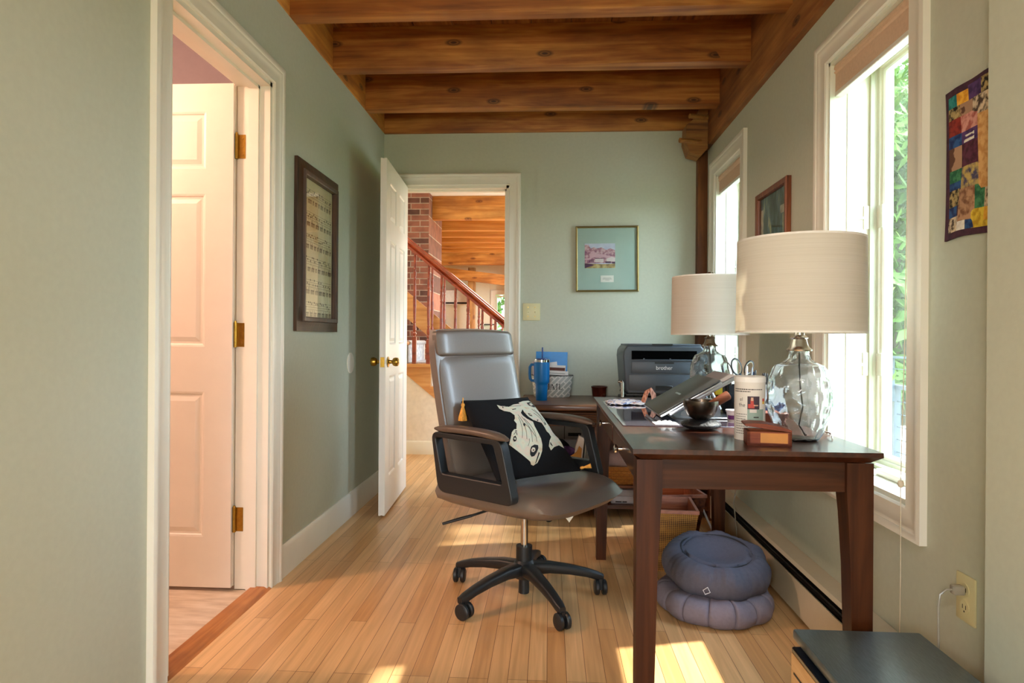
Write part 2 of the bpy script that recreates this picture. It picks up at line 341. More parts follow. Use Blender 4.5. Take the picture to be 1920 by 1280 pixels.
# left wall with a door opening
DY0, DY1, DZ = 1.82, 2.52, 2.035
g = G(); g.box(-1.254, LX, -4, DY0, 0, 2.39); g.box(-1.254, LX, DY1, 4.39, 0, 2.39); g.box(-1.254, LX, DY0, DY1, DZ, 2.39); struct('wall_left', g, M_wall)
# right wall with two windows
WZ0, WZ1 = 0.55, 2.025
WIN = [(1.865, 2.405), (3.46, 4.0)]
g = G(); ys = [1.42, 1.865, 2.405, 3.46, 4.0, 4.39]
g.box(RX, RO, ys[0], ys[1], 0, 2.24); g.box(RX, RO, ys[2], ys[3], 0, 2.24); g.box(RX, RO, ys[4], ys[5], 0, 2.24)
for a, b_ in WIN: g.box(RX, RO, a, b_, 0, WZ0); g.box(RX, RO, a, b_, WZ1, 2.24)
struct('wall_right', g, M_wall)
g = G(); g.box(0.93, RO, -4, 1.42, 0, 2.6); struct('wall_near_right', g, M_wall)
# back wall with the hall door opening
BX0, BX1, BZ = -1.008, -0.275, 2.035
g = G(); g.box(LX, BX0, BY, 4.39, 0, 2.6); g.box(BX1, RX, BY, 4.39, 0, 2.6); g.box(BX0, BX1, BY, 4.39, BZ, 2.6); struct('wall_back', g, M_wall)
# unseen wall behind the camera; opening added and sized to let sky light in
g = G(); g.box(-1.254, -0.95, -4.12, -4, 0, 2.6); g.box(0.7, RO, -4.12, -4, 0, 2.6); g.box(-0.95, 0.7, -4.12, -4, 0, 0.25); g.box(-0.95, 0.7, -4.12, -4, 1.45, 2.6); struct('wall_rear', g, M_wall)
# washroom shell
g = G(); g.box(-4, -1.254, 3.25, 3.35, 0, 2.6); g.box(-4.1, -4, 0.2, 3.35, 0, 2.6); g.box(-4, -1.254, 0.2, 0.3, 0, 2.6); struct('wall_washroom', g, M_purple)
# hall shell beyond the back door; unseen side opening added to let daylight in
g = G(); g.box(-4.1, -4, 4.3, 11.6, 0, 2.62); g.box(1.14, 1.24, 4.39, 5.0, 0, 2.62); g.box(1.14, 1.24, 5.0, 8.2, 0, 0.5); g.box(1.14, 1.24, 5.0, 8.2, 2.2, 2.62); g.box(1.14, 1.24, 8.2, 11.6, 0, 2.62)
g.box(-4, -1.254, 4.3, 4.39, 0, 2.62);
g.box(-4, -0.96, 11.3, 11.42, 0, 2.62); g.box(-0.62, 1.24, 11.3, 11.42, 0, 2.62); g.box(-0.96, -0.62, 11.3, 11.42, 0, 0.75); g.box(-0.96, -0.62, 11.3, 11.42, 1.78, 2.62)
struct('wall_hall', g, M_hallwall)
# ceiling: planks above the joists
g = G(); y = -4.2
x = -1.3
while x < 1.3: g.box(x, x + 0.197, -4.2, 4.4, 2.6, 2.63, bev=0.002, seg=1); x += 0.2
g.box(-1.3, 1.3, -4.2, 4.4, 2.625, 2.66); struct('ceiling', g, M_plank)
g = G(); g.box(-4.1, 1.24, 4.4, 7.2, 2.62, 2.68); g.box(-4.1, -1.26, 0.2, 4.4, 2.6, 2.66); struct('ceiling_hall', g, M_ceil)
g = G(); x = -4.1
while x < 1.2: g.box(x, x + 0.197, 7.2, 11.5, 2.62, 2.66, bev=0.002, seg=1); x += 0.2
struct('ceiling_far_room', g, M_lit)
# joists
k = 2
for y0 in (2.675, 3.22, 3.80, 2.12, 1.56, 1.0, 0.44, -0.12, -0.68, -1.24, -1.8, -2.36, -2.92, -3.48):
    g = G(); g.box(-1.126, 0.99, y0, y0 + 0.088, 2.39, 2.6, bev=0.004); struct('trim_%d' % k, g, wood('pine_joist_wood_%d' % (k % 4), '#683610', '#9a5a22', '#c88a42', 0, 0.55, True, 1.0, loc=(k * 1.7, k * 0.9, 0.3 * k))); k += 1
g = G(); g.box(-1.12, 0.99, 4.245, 4.275, 2.385, 2.6, bev=0.003); struct('trim_%d' % k, g, M_beam); k += 1
g = G(); g.box(-1.254, -1.117, -4, 4.27, 2.39, 2.6, bev=0.003); struct('trim_%d' % k, g, M_rim); k += 1
g = G(); g.box(0.983, RO, 1.425, 4.39, 2.235, 2.6, bev=0.006); struct('trim_%d' % k, g, M_beamy); k += 1
# corner post and pegged bracket at the far right
g = G(); g.box(0.955, 1.02, 4.205, 4.272, 0, 2.235, bev=0.004); struct('trim_%d' % k, g, wood('pine_corner_post', '#4a2812', '#6c3e1c', '#8a5628', 2, 0.6, True, 1.0)); k += 1
rt = bpy.data.objects.new('trim_%d' % k, None); COL.objects.link(rt); rt['kind'] = 'structure'; k += 1
g = G(); g.prism([(0.982, 2.21), (0.94, 2.165), (0.87, 2.185), (0.845, 2.26), (0.85, 2.36), (0.90, 2.40), (0.93, 2.46), (0.982, 2.50)], lambda a, b, h: (a, h, b), 4.07, 4.2); out('beam_end', g, wood('beam_end_wood', '#5a3418', '#8a5a2a', '#a87638', 0, 0.6, False, 2.0), rt)
for (zz, xx) in ((2.40, 0.86), (2.25, 0.80)):
    g = G(); g.cyl((xx, 4.03, zz), (xx + 0.14, 4.08, zz + 0.004), 0.016, 0.016, 8); out('peg', g, MC['beam_end_wood'], rt)

# ------------------------------------------------------------------ trim
CAS = [(0, 0), (0, 0.010), (0.006, 0.014), (0.012, 0.012), (0.03, 0.014), (0.052, 0.015), (0.056, 0.018), (0.062, 0.018), (0.066, 0.022), (0.078, 0.024), (0.086, 0.020), (0.086, 0)]
fL = lambda a, b, h: (LX + h, a, b)
fR = lambda a, b, h: (RX - h, a, b)
fB = lambda a, b, h: (a, BY - h, b)
# washroom door set
d1 = thing('door_1', 'white six-panel door opened into the side room at left', 'door', (0, 0, 0), kind='structure')
g = G()
prof = [(w if w < 0.08 else w, h) for w, h in CAS]
g.ring(DY0, DY1, 0, DZ, prof, fL, door=True); o = out('casing', g, M_white, d1)
g = G()
g.box(-1.256, LX + 0.002, DY1 - 0.018, DY1 + 0.001, 0, DZ); g.box(-1.256, LX + 0.002, DY0 - 0.001, DY0 + 0.018, 0, DZ); g.box(-1.256, LX + 0.002, DY0, DY1, DZ - 0.018, DZ + 0.001)
g.box(-1.205, -1.165, DY1 - 0.030, DY1 - 0.017, 0, DZ - 0.018); g.box(-1.205, -1.165, DY0 + 0.017, DY0 + 0.030, 0, DZ - 0.018); g.box(-1.205, -1.165, DY0, DY1, DZ - 0.030, DZ - 0.017)
out('door_jamb', g, M_white, d1)
def leaf_parts(parent, w, h, mats, knob_end=True):
    """six-panel leaf: hinge edge at x=0, leaf along +x, thickness y 0..0.035"""
    g = G(); t = 0.035; st = 0.112; mid = 0.10
    cw = (w - 2 * st - mid) / 2; rows = [(h - 0.34, h - 0.112), (h - 1.05, h - 0.44), (0.20, h - 1.23)]
    g.box(0.002, w - 0.002, 0.0105, t - 0.0105, 0.002, h - 0.002)
    zc = [0] + [z for r_ in rows[::-1] for z in r_] + [h]
    for yy in ((0, 0.012), (t - 0.012, t)):
        g.box(0, st, yy[0], yy[1], 0, h); g.box(w - st, w, yy[0], yy[1], 0, h); 
        for i in range(0, len(zc), 2): g.box(st, w - st, yy[0], yy[1], zc[i], zc[i + 1])
        for (z0, z1) in rows: g.box(st + cw, st + cw + mid, yy[0], yy[1], z0, z1)
    o = out('door_leaf', g, mats, parent, smooth=0)
    for (z0, z1) in rows:
        for x0 in (st, st + cw + mid):
            g = G(); x1 = x0 + cw
            for (yb, sg) in ((0.0055, -1), (t - 0.0055, 1)):
                g.ring(x0, x1, z0, z1, [(0, 0.0052), (-0.012, 0.0)], lambda a, b, q: (a, yb + sg * q, b)) if False else None
                A = [(x0, z0), (x1, z0), (x1, z1), (x0, z1)]
                def ins(d): return [(x0 + d, z0 + d), (x1 - d, z0 + d), (x1 - d, z1 - d), (x0 + d, z1 - d)]
                loops = [(0.0, 0.0055), (0.008, 0.0035), (0.012, 0.0), (0.020, 0.0), (0.038, 0.0045), (0.040, 0.0045)]
                vr = [[g.b.verts.new((p[0], yb + sg * hh, p[1])) for p in ins(dd)] for dd, hh in loops]
                for i in range(len(vr) - 1):
                    for q in range(4): g.b.faces.new((vr[i][q], vr[i][(q + 1) % 4], vr[i + 1][(q + 1) % 4], vr[i + 1][q]))
                g.b.faces.new(vr[-1])
            out('door_panel', g, mats, o, smooth=0)
    return o
def hinge(parent, x, y, z, leafdir=(1, 0)):
    g = G(); g.cyl((x, y, z - 0.05), (x, y, z + 0.05), 0.0065, seg=10); g.cyl((x, y, z + 0.05), (x, y, z + 0.056), 0.0045, seg=8)
    x1 = x + 0.034 * leafdir[0]; 
    g.box(min(x, x1), max(x, x1), y + 0.005, y + 0.008, z - 0.048, z + 0.048, bev=0.001, seg=1)
    for dz in (-0.032, 0.0, 0.032): g.cyl((x + 0.022 * leafdir[0], y + 0.003, z + dz), (x + 0.022 * leafdir[0], y + 0.006, z + dz), 0.004, seg=8)
    return out('hinge', g, M_brass, parent)
# leaf opens away into the washroom, perpendicular to the wall
lf = leaf_parts(d1, 0.70, 2.01, M_door); lf.location = (-1.262, DY1 - 0.005, 0.012); lf.rotation_euler = (0, 0, R(180))
for z in (1.775, 1.02, 0.28): hinge(d1, -1.256, DY1 - 0.043, z + 0.0, (1, 0)).location = (0, 0.018, 0)
# hall door set
d2 = thing('door_2', 'white six-panel door standing open against the left wall by the stairs', 'door', (0, 0, 0), kind='structure')
g = G(); g.ring(BX0, BX1, 0, BZ, [(w * 0.92, h) for w, h in CAS], fB, door=True); out('casing', g, M_white, d2)
g = G()
g.box(BX0 - 0.001, BX0 + 0.018, BY - 0.002, 4.392, 0, BZ); g.box(BX1 - 0.018, BX1 + 0.001, BY - 0.002, 4.392, 0, BZ); g.box(BX0 - 0.001, BX1 + 0.001, BY - 0.002, 4.392, BZ - 0.018, BZ + 0.004)
g.box(BX0 + 0.017, BX0 + 0.03, 4.31, 4.35, 0, BZ - 0.018); g.box(BX1 - 0.03, BX1 - 0.017, 4.31, 4.35, 0, BZ - 0.018); g.box(BX0, BX1, 4.31, 4.35, BZ - 0.03, BZ - 0.017)
out('door_jamb', g, M_white, d2)
lf2 = leaf_parts(d2, 0.715, 2.01, M_door); lf2.location = (-0.992, 4.258, 0.012); lf2.rotation_euler = (0, 0, R(-86.8))
# knob pair, rose and latch plate in the leaf frame
kx, kz = 0.65, 0.862
g = G()
for s_, y0 in ((-1, 0.0), (1, 0.035)):
    n0 = len(g.b.verts)
    prof = [(0.0, 0), (0.030, 0), (0.030, 0.004), (0.012, 0.010), (0.010, 0.024), (0.022, 0.032), (0.026, 0.045), (0.024, 0.058), (0.012, 0.064), (0.0, 0.065)]
    gg = G(); gg.lathe(prof, seg=20)
    mt = Matrix.Translation((kx, y0, kz)) @ Matrix.Rotation(R(90) * (1 if s_ < 0 else -1), 4, 'X')
    xf(gg, mt); tmp = bpy.data.meshes.new('q'); gg.b.to_mesh(tmp); g.b.from_mesh(tmp); bpy.data.meshes.remove(tmp)
out('knob', g, M_brass, lf2)
g = G(); g.box(0.7145, 0.7165, 0.006, 0.029, kz - 0.028, kz + 0.028); g.cyl((0.7165, 0.0175, kz), (0.719, 0.0175, kz), 0.008, seg=12); out('latch_plate', g, M_brass, lf2)
# baseboards
def basebd(name, pts):
    g = G()
    for (a, c) in pts: g.box(*a, *c)
    return struct(name, g, M_white)
g = G()
def bb_y(x, s_, y0, y1, h=0.135): g.prism([(0, 0), (0.016, 0), (0.016, h - 0.016), (0.006, h), (0, h)], lambda a, b, q: (x + s_ * a, q, b), y0, y1)
bb_y(LX, 1, DY1 + 0.086, 4.27); struct('baseboard_left', g, M_white)
g = G(); g.prism([(0, 0), (0.016, 0), (0.016, 0.119), (0.006, 0.135), (0, 0.135)], lambda a, b, q: (q, BY - a, b), BX1 + 0.08, 0.955); struct('baseboard_back', g, M_white)
g = G(); bb_y(0.93, -1, -4, 1.42); struct('baseboard_right', g, M_white)

# ------------------------------------------------------------------ windows
fabric = plain('pinkish_beige_blind_fabric', '#d6b79a', 0.85, var=0.05, nscale=90)
M_sash = plain('warm_white_sash', '#dcdccc', 0.4, var=0.02)
M_greenish = plain('pale_olive_screen_frame', '#a9a98c', 0.4, var=0.03)
wn_i = 1
for (y0, y1) in WIN:
    w = bpy.data.objects.new('window_%d' % wn_i, None); COL.objects.link(w); w['kind'] = 'structure'
    w['label'] = ['white casement window beside the near glass lamp', 'white casement window by the far corner post'][wn_i - 1]; w['category'] = 'window'; wn_i += 1
    g = G(); g.ring(y0, y1, WZ0, WZ1, CAS, fR); out('casing', g, M_white, w)
    g = G()
    g.box(RX - 0.001, RO, y0 - 0.001, y0 + 0.012, WZ0, WZ1); g.box(RX - 0.001, RO, y1 - 0.012, y1 + 0.001, WZ0, WZ1)
    g.box(RX - 0.001, RO, y0, y1, WZ1 - 0.012, WZ1 + 0.001); g.box(RX - 0.001, RO, y0, y1, WZ0 - 0.001, WZ0 + 0.014)
    g.box(1.075, 1.078, y1 - 0.016, y1 - 0.010, WZ0, WZ1); g.box(1.075, 1.078, y0 + 0.010, y0 + 0.016, WZ0, WZ1)
    out('jamb_liner', g, M_sash, w)
    iy0, iy1, iz0, iz1 = y0 + 0.012, y1 - 0.012, WZ0 + 0.014, WZ1 - 0.012
    g = G(); g.ring(iy0 + 0.012, iy1 - 0.012, iz0 + 0.012, iz1 - 0.012, [(0, 0), (0, 0.012), (0.012, 0.012), (0.012, 0)], lambda a, b, h: (1.165 - h, a, b)); out('screen_frame', g, M_greenish, w)
    g = G(); g.ring(iy0 + 0.034, iy1 - 0.034, iz0 + 0.045, iz1 - 0.034, [(0, 0.0), (0.0, 0.022), (0.005, 0.027), (0.016, 0.027), (0.018, 0.034), (0.034, 0.034), (0.034, 0)], lambda a, b, h: (1.215 - h, a, b)); sash = out('sash', g, M_sash, w)
    g = G(); g.box(1.195, 1.199, iy0 + 0.032, iy1 - 0.032, iz0 + 0.043, iz1 - 0.032); out('glass', g, M_glass, w)
    for zl in (0.93, 1.46):
        g = G(); g.box(1.085, 1.15, iy1 - 0.012, iy1 - 0.001, zl - 0.045, zl + 0.045, bev=0.002, seg=1) if False else None
        g.box(1.135, 1.153, iy1 - 0.006, iy1, zl - 0.042, zl + 0.042); g.box(1.178, 1.182, iy1 - 0.045, iy1 - 0.008, zl - 0.04, zl + 0.04, bev=0.0015, seg=1)
        g.tube([(1.145, iy1 - 0.006, zl), (1.12, iy1 - 0.012, zl - 0.004), (1.09, iy1 - 0.012, zl - 0.012)], [0.006, 0.004, 0.003], 8); out('latch', g, M_sash, w)
    # pleated blind, gathered up
    g = G(); zt = WZ1 - 0.014
    n = 9
    pts = [(1.028, zt), (1.064, zt)]
    zz = zt
    for q in range(5): zz -= 0.006; pts.append((1.064 if q % 2 else 1.058, zz))
    pts += [(1.060, zt - 0.095), (1.032, zt - 0.095)]
    for q in range(4): pts.append((1.026 if q % 2 else 1.032, zt - 0.03 + q * 0.006))
    g.prism(pts, lambda a, b, h: (a, h, b), y0 + 0.014, y1 - 0.014); out('blind', g, fabric, w)
    g = G(); g.box(1.03, 1.062, y0 + 0.014, y1 - 0.014, zt - 0.112, zt - 0.095, bev=0.002, seg=1); out('blind_rail', g, M_white, w)
    # crank operator on the sill
    g = G(); g.box(1.10, 1.16, y0 + 0.18, y0 + 0.36, iz0, iz0 + 0.022, bev=0.004); g.tube([(1.12, y0 + 0.16, iz0 + 0.03), (1.09, y0 + 0.10, iz0 + 0.028), (1.08, y0 + 0.03, iz0 + 0.012)], [0.008, 0.006, 0.009], 8); out('crank_handle', g, M_white, w)
    portal((1.26, (y0 + y1) / 2, (WZ0 + WZ1) / 2), WZ1 - WZ0, y1 - y0, (0, R(90), 0))
# blind cord of the near window
g = G(); pts = [(1.012, 1.868, 1.96), (1.006, 1.868, 1.5), (1.0, 1.866, 1.0), (0.992, 1.866, 0.62)]
g.tube(pts, 0.0012, 6); g.lathe([(0, 0), (0.006, 0.003), (0.0085, 0.012), (0.006, 0.021), (0, 0.024)], (0.992, 1.866, 0.60), 12); g.tube([(0.992, 1.866, 0.60), (0.990, 1.86, 0.35), (0.985, 1.855, 0.03)], 0.0012, 6)
tag(out('blind_cord', g, plain('cream_cord', '#d8cdb4', 0.7)), 'thin cream blind cord with a small wooden bead, hanging at the near window', 'cord')
portal((-0.12, -4.14, 0.85), 1.65, 1.2, (R(-90), 0, 0))
portal((1.26, 6.6, 1.35), 1.7, 3.2, (0, R(90), 0))
# window in the far room
w3 = bpy.data.objects.new('window_3', None); COL.objects.link(w3); w3['kind'] = 'structure'; w3['label'] = 'small white window in the far cream wall beyond the stairs'; w3['category'] = 'window'
fF = lambda a, b, h: (a, 11.3 - h, b)
g = G(); g.ring(-0.96, -0.62, 0.75, 1.78, CAS, fF); out('casing', g, M_white, w3)
g = G(); g.ring(-0.93, -0.65, 0.79, 1.74, [(0, 0), (0, 0.03), (0.03, 0.03), (0.03, 0)], lambda a, b, h: (a, 11.38 - h, b)); out('sash', g, M_sash, w3)
g = G(); g.box(-0.93, -0.65, 11.36, 11.365, 0.79, 1.74); out('glass', g, M_glass, w3)

# ------------------------------------------------------------------ baseboard heater
h = thing('baseboard_heater', 'long low beige baseboard heater with dark slot along the window wall', 'heater', (0, 0, 0))
M_heat = plain('beige_enamel', '#c9c0aa', 0.45, var=0.02)
g = G(); g.prism([(0.905, 0.018), (0.915, 0.018), (0.915, 0.135), (0.905, 0.14)], lambda a, b, q: (a, q, b), 1.50, 4.20); out('front_panel', g, M_heat, h)
g = G(); g.prism([(RX - 0.002, 0.0), (RX - 0.002, 0.172), (0.945, 0.168), (0.935, 0.158), (0.945, 0.16), (RX - 0.012, 0.164), (RX - 0.012, 0.0)], lambda a, b, q: (a, q, b), 1.50, 4.20); out('back_panel', g, M_heat, h)
g = G(); g.box(0.935, 1.0, 1.51, 4.19, 0.05, 0.13); g.tube([(0.93, 1.5, 0.145), (0.93, 4.2, 0.145)], 0.004, 6); out('fin_core', g, plain('heater_core_black', '#17130f', 0.6), h)
g = G(); g.box(0.905, RX - 0.002, 1.49, 1.50, 0, 0.17); out('end_cap', g, M_heat, h)
g = G(); g.box(0.905, RX - 0.002, 4.20, 4.21, 0, 0.17); out('end_cap', g, M_heat, h)

# ------------------------------------------------------------------ desk
DT = 0.742
dk = thing('writing_desk', 'dark walnut desk with tapered legs under the two windows', 'desk', (0.51, 2.31, 0))
lx = lambda a: a - 0.51
ly = lambda a: a - 2.31
g = G()
x0, x1, y0, y1 = lx(0.209), lx(0.812), ly(1.602), ly(3.02)
rings = [(0, DT), (0, DT - 0.012), (0.022, DT - 0.028), (0.03, DT - 0.03)]
vr = [[g.b.verts.new(p) for p in ((x0 + d, y0 + d, z), (x1 - d, y0 + d, z), (x1 - d, y1 - d, z), (x0 + d, y1 - d, z))] for d, z in rings]
for i in range(3):
    for q in range(4): g.b.faces.new((vr[i][q], vr[i][(q + 1) % 4], vr[i + 1][(q + 1) % 4], vr[i + 1][q]))
g.b.faces.new(vr[0]); g.b.faces.new(vr[-1]); out('desktop', g, M_walnut, dk, smooth=0)
def desk_leg(cx, cy, sx, sy):
    g = G(); T, Bt = 0.064, 0.044; zk = 0.60
    def ringz(w, z):      # outer corner stays, inner tapers
        xs = (cx, cx - sx * w); yy = (cy, cy - sy * w)
        X0, X1 = min(xs), max(xs); Y0, Y1 = min(yy), max(yy); return [(X0, Y0, z), (X1, Y0, z), (X1, Y1, z), (X0, Y1, z)]
    lv = [(T, DT - 0.03), (T, zk + 0.03), (T - 0.004, zk - 0.02), (T - 0.010, 0.45), (Bt, 0.0)]
    vr = [[g.b.verts.new(p) for p in ringz(w, z)] for w, z in lv]
    for i in range(len(vr) - 1):
        for q in range(4): g.b.faces.new((vr[i][q], vr[i][(q + 1) % 4], vr[i + 1][(q + 1) % 4], vr[i + 1][q]))
    g.b.faces.new(vr[0]); g.b.faces.new(vr[-1]); out('leg', g, M_walnutx, dk, smooth=20)
X0, X1, Y0, Y1 = lx(0.222), lx(0.80), ly(1.625), ly(3.0)
desk_leg(X0, Y0, -1, -1); desk_leg(X1, Y0, 1, -1); desk_leg(X0, Y1, -1, 1); desk_leg(X1, Y1, 1, 1)
za = 0.638
g = G(); g.box(X0 + 0.06, X1 - 0.06, Y0 + 0.012, Y0 + 0.03, za, DT - 0.03); g.box(X0 + 0.06, X1 - 0.06, Y1 - 0.03, Y1 - 0.012, za, DT - 0.03)
g.box(X1 - 0.03, X1 - 0.012, Y0 + 0.06, Y1 - 0.06, za, DT - 0.03); g.box(X0 + 0.02, X0 + 0.034, Y0 + 0.06, Y1 - 0.06, za, DT - 0.03); out('apron', g, wood('walnut_apron', '#200e05', '#351b0a', '#4a2812', 0, 0.42, False, 1.6, coat=0.0, spec=0.22, bmp=0.03), dk)
for i in range(2):
    ya = Y0 + 0.10 + i * 0.60
    g = G(); g.box(X0 + 0.006, X0 + 0.022, ya, ya + 0.56, za + 0.006, DT - 0.038, bev=0.002, seg=1); dr = out('drawer', g, M_walnut, dk)
    g = G(); g.lathe([(0, 0), (0.006, 0), (0.005, 0.012), (0.013, 0.018), (0.014, 0.024), (0, 0.028)], seg=16); xf(g, Matrix.Translation((X0 + 0.006, ya + 0.28, za + 0.036)) @ Matrix.Rotation(R(-90), 4, 'Y')); out('knob', g, M_chrome, dr)

# ------------------------------------------------------------------ back cabinet
CT = 0.64
cb = thing('low_cabinet', 'brown wooden low cabinet with reeded front and open shelves at the back wall', 'cabinet', (0.36, 4.0, 0))
cx = lambda a: a - 0.36
cy = lambda a: a - 4.0
g = G(); g.box(cx(-0.17), cx(0.935), cy(3.60), cy(4.25), CT - 0.032, CT, bev=0.008, seg=3); out('cabinet_top', g, M_oakcab, cb)
g = G()
g.box(cx(-0.15), cx(-0.128), cy(3.64), cy(4.24), 0, CT - 0.032); g.box(cx(0.90), cx(0.92), cy(3.64), cy(4.24), 0, CT - 0.032); g.box(cx(0.262), cx(0.284), cy(3.66), cy(4.24), 0, 0.52)
g.box(cx(-0.15), cx(0.92), cy(4.22), cy(4.24), 0.05, CT - 0.032)
g.box(cx(-0.13), cx(0.262), cy(3.66), cy(4.23), 0.275, 0.29); g.box(cx(0.284), cx(0.90), cy(3.66), cy(4.23), 0.168, 0.183); g.box(cx(-0.13), cx(0.90), cy(3.66), cy(4.23), 0.05, 0.07); g.box(cx(-0.13), cx(0.90), cy(3.66), cy(4.23), 0.515, 0.53)
out('cabinet_body', g, wood('cabinet_inner_wood', '#3a2010', '#5a3218', '#7a4826', 0, 0.45, False, 1.2), cb)
g = G(); pts = []
z = 0.525; nr = 6; step = 0.075 / nr
for i in range(nr):
    for q in range(5):
        a = math.pi * q / 4; pts.append((cy(3.645) - 0.008 * math.sin(a), z + step * (i + (1 - math.cos(a)) / 2 * 0.9 + 0.05)))
pts = [(cy(3.66), z)] + pts + [(cy(3.66), z + 0.078)]
g.prism(pts, lambda a, b, q: (q, a, b), cx(-0.13), cx(0.90)); out('reeded_drawer', g, wood('reeded_wood', '#2c170b', '#4e2c16', '#6d4224', 0, 0.4, False, 2.0, coat=0.2), cb)

# ------------------------------------------------------------------ office chair
CH = (-0.093, 2.519, 0); CA = R(-35.15)
ch = thing('office_chair', 'high-backed taupe leather office chair on a black five-star base', 'chair', CH, CA)
base_ang = -62.7 + 35.15
g = G(); g.lathe([(0, 0.075), (0.036, 0.075), (0.046, 0.09), (0.048, 0.125), (0.036, 0.14), (0.032, 0.145), (0.032, 0.20), (0, 0.20)], seg=24); g.cyl((0, 0, 0.015), (0, 0, 0.08), 0.021, seg=16); hub = out('base_hub', g, M_blackp, ch)
g = G(); g.cyl((0, 0, 0.19), (0, 0, 0.345), 0.0145, seg=18); g.cyl((0, 0, 0.33), (0, 0, 0.352), 0.026, 0.030, seg=16); out('gas_column', g, M_chrome, ch)
for k5 in range(5):
    a = R(base_ang + 72 * k5); g = G()
    prof = [(0.028, 0.112, 0.030, 0.026), (0.10, 0.112, 0.025, 0.022), (0.18, 0.101, 0.022, 0.019), (0.25, 0.086, 0.019, 0.017), (0.295, 0.072, 0.018, 0.016), (0.318, 0.066, 0.013, 0.012)]
    rg = []
    for (r_, z_, hw, hh) in prof:
        rg.append([(r_, hw * math.copysign(abs(math.cos(t)) ** 0.6, math.cos(t)), z_ + hh * math.copysign(abs(math.sin(t)) ** 0.6, math.sin(t))) for t in [q * math.pi / 8 + 0.001 for q in range(16)]])
    vr = [[g.b.verts.new(p) for p in r_] for r_ in rg]
    for i in range(len(vr) - 1):
        for q in range(16): g.b.faces.new((vr[i][q], vr[i][(q + 1) % 16], vr[i + 1][(q + 1) % 16], vr[i + 1][q]))
    g.b.faces.new(vr[0]); g.b.faces.new(vr[-1]); lg = out('base_leg', g, M_blackp, ch); lg.rotation_euler = (0, 0, a)
    ca = random.uniform(-1.2, 1.2); g = G()
    for s_ in (-1, 1): 
        gg = [(0, 0), (0.026, 0), (0.0295, 0.004), (0.0295, 0.014), (0.024, 0.018), (0, 0.018)]
        tmp = G(); tmp.lathe(gg, seg=22); xf(tmp, Matrix.Translation((0.01, 0.006 * s_, 0.0295)) @ Matrix.Rotation(R(-90) * s_, 4, 'X')); t2 = bpy.data.meshes.new('q'); tmp.b.to_mesh(t2); g.b.from_mesh(t2); bpy.data.meshes.remove(t2)
    g.box(-0.012, 0.018, -0.007, 0.007, 0.02, 0.062); g.cyl((0, 0, 0.04), (0, 0, 0.065), 0.014, 0.014, seg=12)
    cs = out('caster', g, M_blackp, ch); cs.location = (0.305 * math.cos(a), 0.305 * math.sin(a), 0); cs.rotation_euler = (0, 0, ca)
g = G(); g.box(-0.11, 0.10, -0.09, 0.09, 0.345, 0.385, bev=0.008); out('tilt_mechanism', g, M_blackp, ch)
g = G(); g.tube([(-0.02, -0.08, 0.362), (-0.06, -0.16, 0.358), (-0.09, -0.21, 0.345)], 0.005, 8); g.tube([(-0.09, -0.21, 0.345), (-0.12, -0.25, 0.335), (-0.155, -0.30, 0.322)], [0.009, 0.0095, 0.008], 10, flat=0.6); out('height_lever', g, M_blackp, ch)
g = G(); g.cyl((0.10, -0.02, 0.362), (0.145, -0.025, 0.352), 0.028, 0.031, seg=16); out('tension_knob', g, M_blackp, ch)
# seat
g = G()
def seatf(u, v, top):
    a = -1 + 2 * u; b_ = -1 + 2 * v
    x = -0.22 + 0.55 * v; y = 0.262 * a
    e = 1 - abs(a) ** 5; f_ = 1 - abs(b_) ** 6
    y *= (1 - 0.10 * max(0, b_) ** 4); x -= 0.035 * (abs(a) ** 3) * max(0, b_)
    droop = 0.028 * max(0, b_) ** 3
    zt = 0.455 + 0.035 * (e * f_) ** 0.5 - droop - 0.012 * (1 - a * a) * (1 - b_ * b_)
    zb = 0.402 - 0.026 * (e * f_) ** 0.4 + 0.012 * max(0, b_) ** 3
    return (x, y, zt if top else zb)
g.grid(24, 24, lambda u, v: seatf(u, v, True)); g.grid(24, 24, lambda u, v: seatf(u, v, False))
bs = [[], []]
for q, top in ((0, True), (1, False)):
    L = [seatf(0, i / 24, top) for i in range(25)] + [seatf(i / 24, 1, top) for i in range(1, 25)] + [seatf(1, 1 - i / 24, top) for i in range(1, 25)] + [seatf(1 - i / 24, 0, top) for i in range(1, 24)]
    bs[q] = L
n = len(bs[0])
midl = []
for i in range(n):
    p, q = Vector(bs[0][i]), Vector(bs[1][i]); c = (p + q) / 2; dirv = Vector((c.x - 0.045, c.y, 0)).normalized(); midl.append(c + dirv * 0.010)
for i in range(n):
    j = (i + 1) % n; g.quad(bs[0][i], bs[0][j], midl[j], midl[i]); g.quad(midl[i], midl[j], bs[1][j], bs[1][i])
seat = out('seat', g, M_leather, ch, smooth=60)
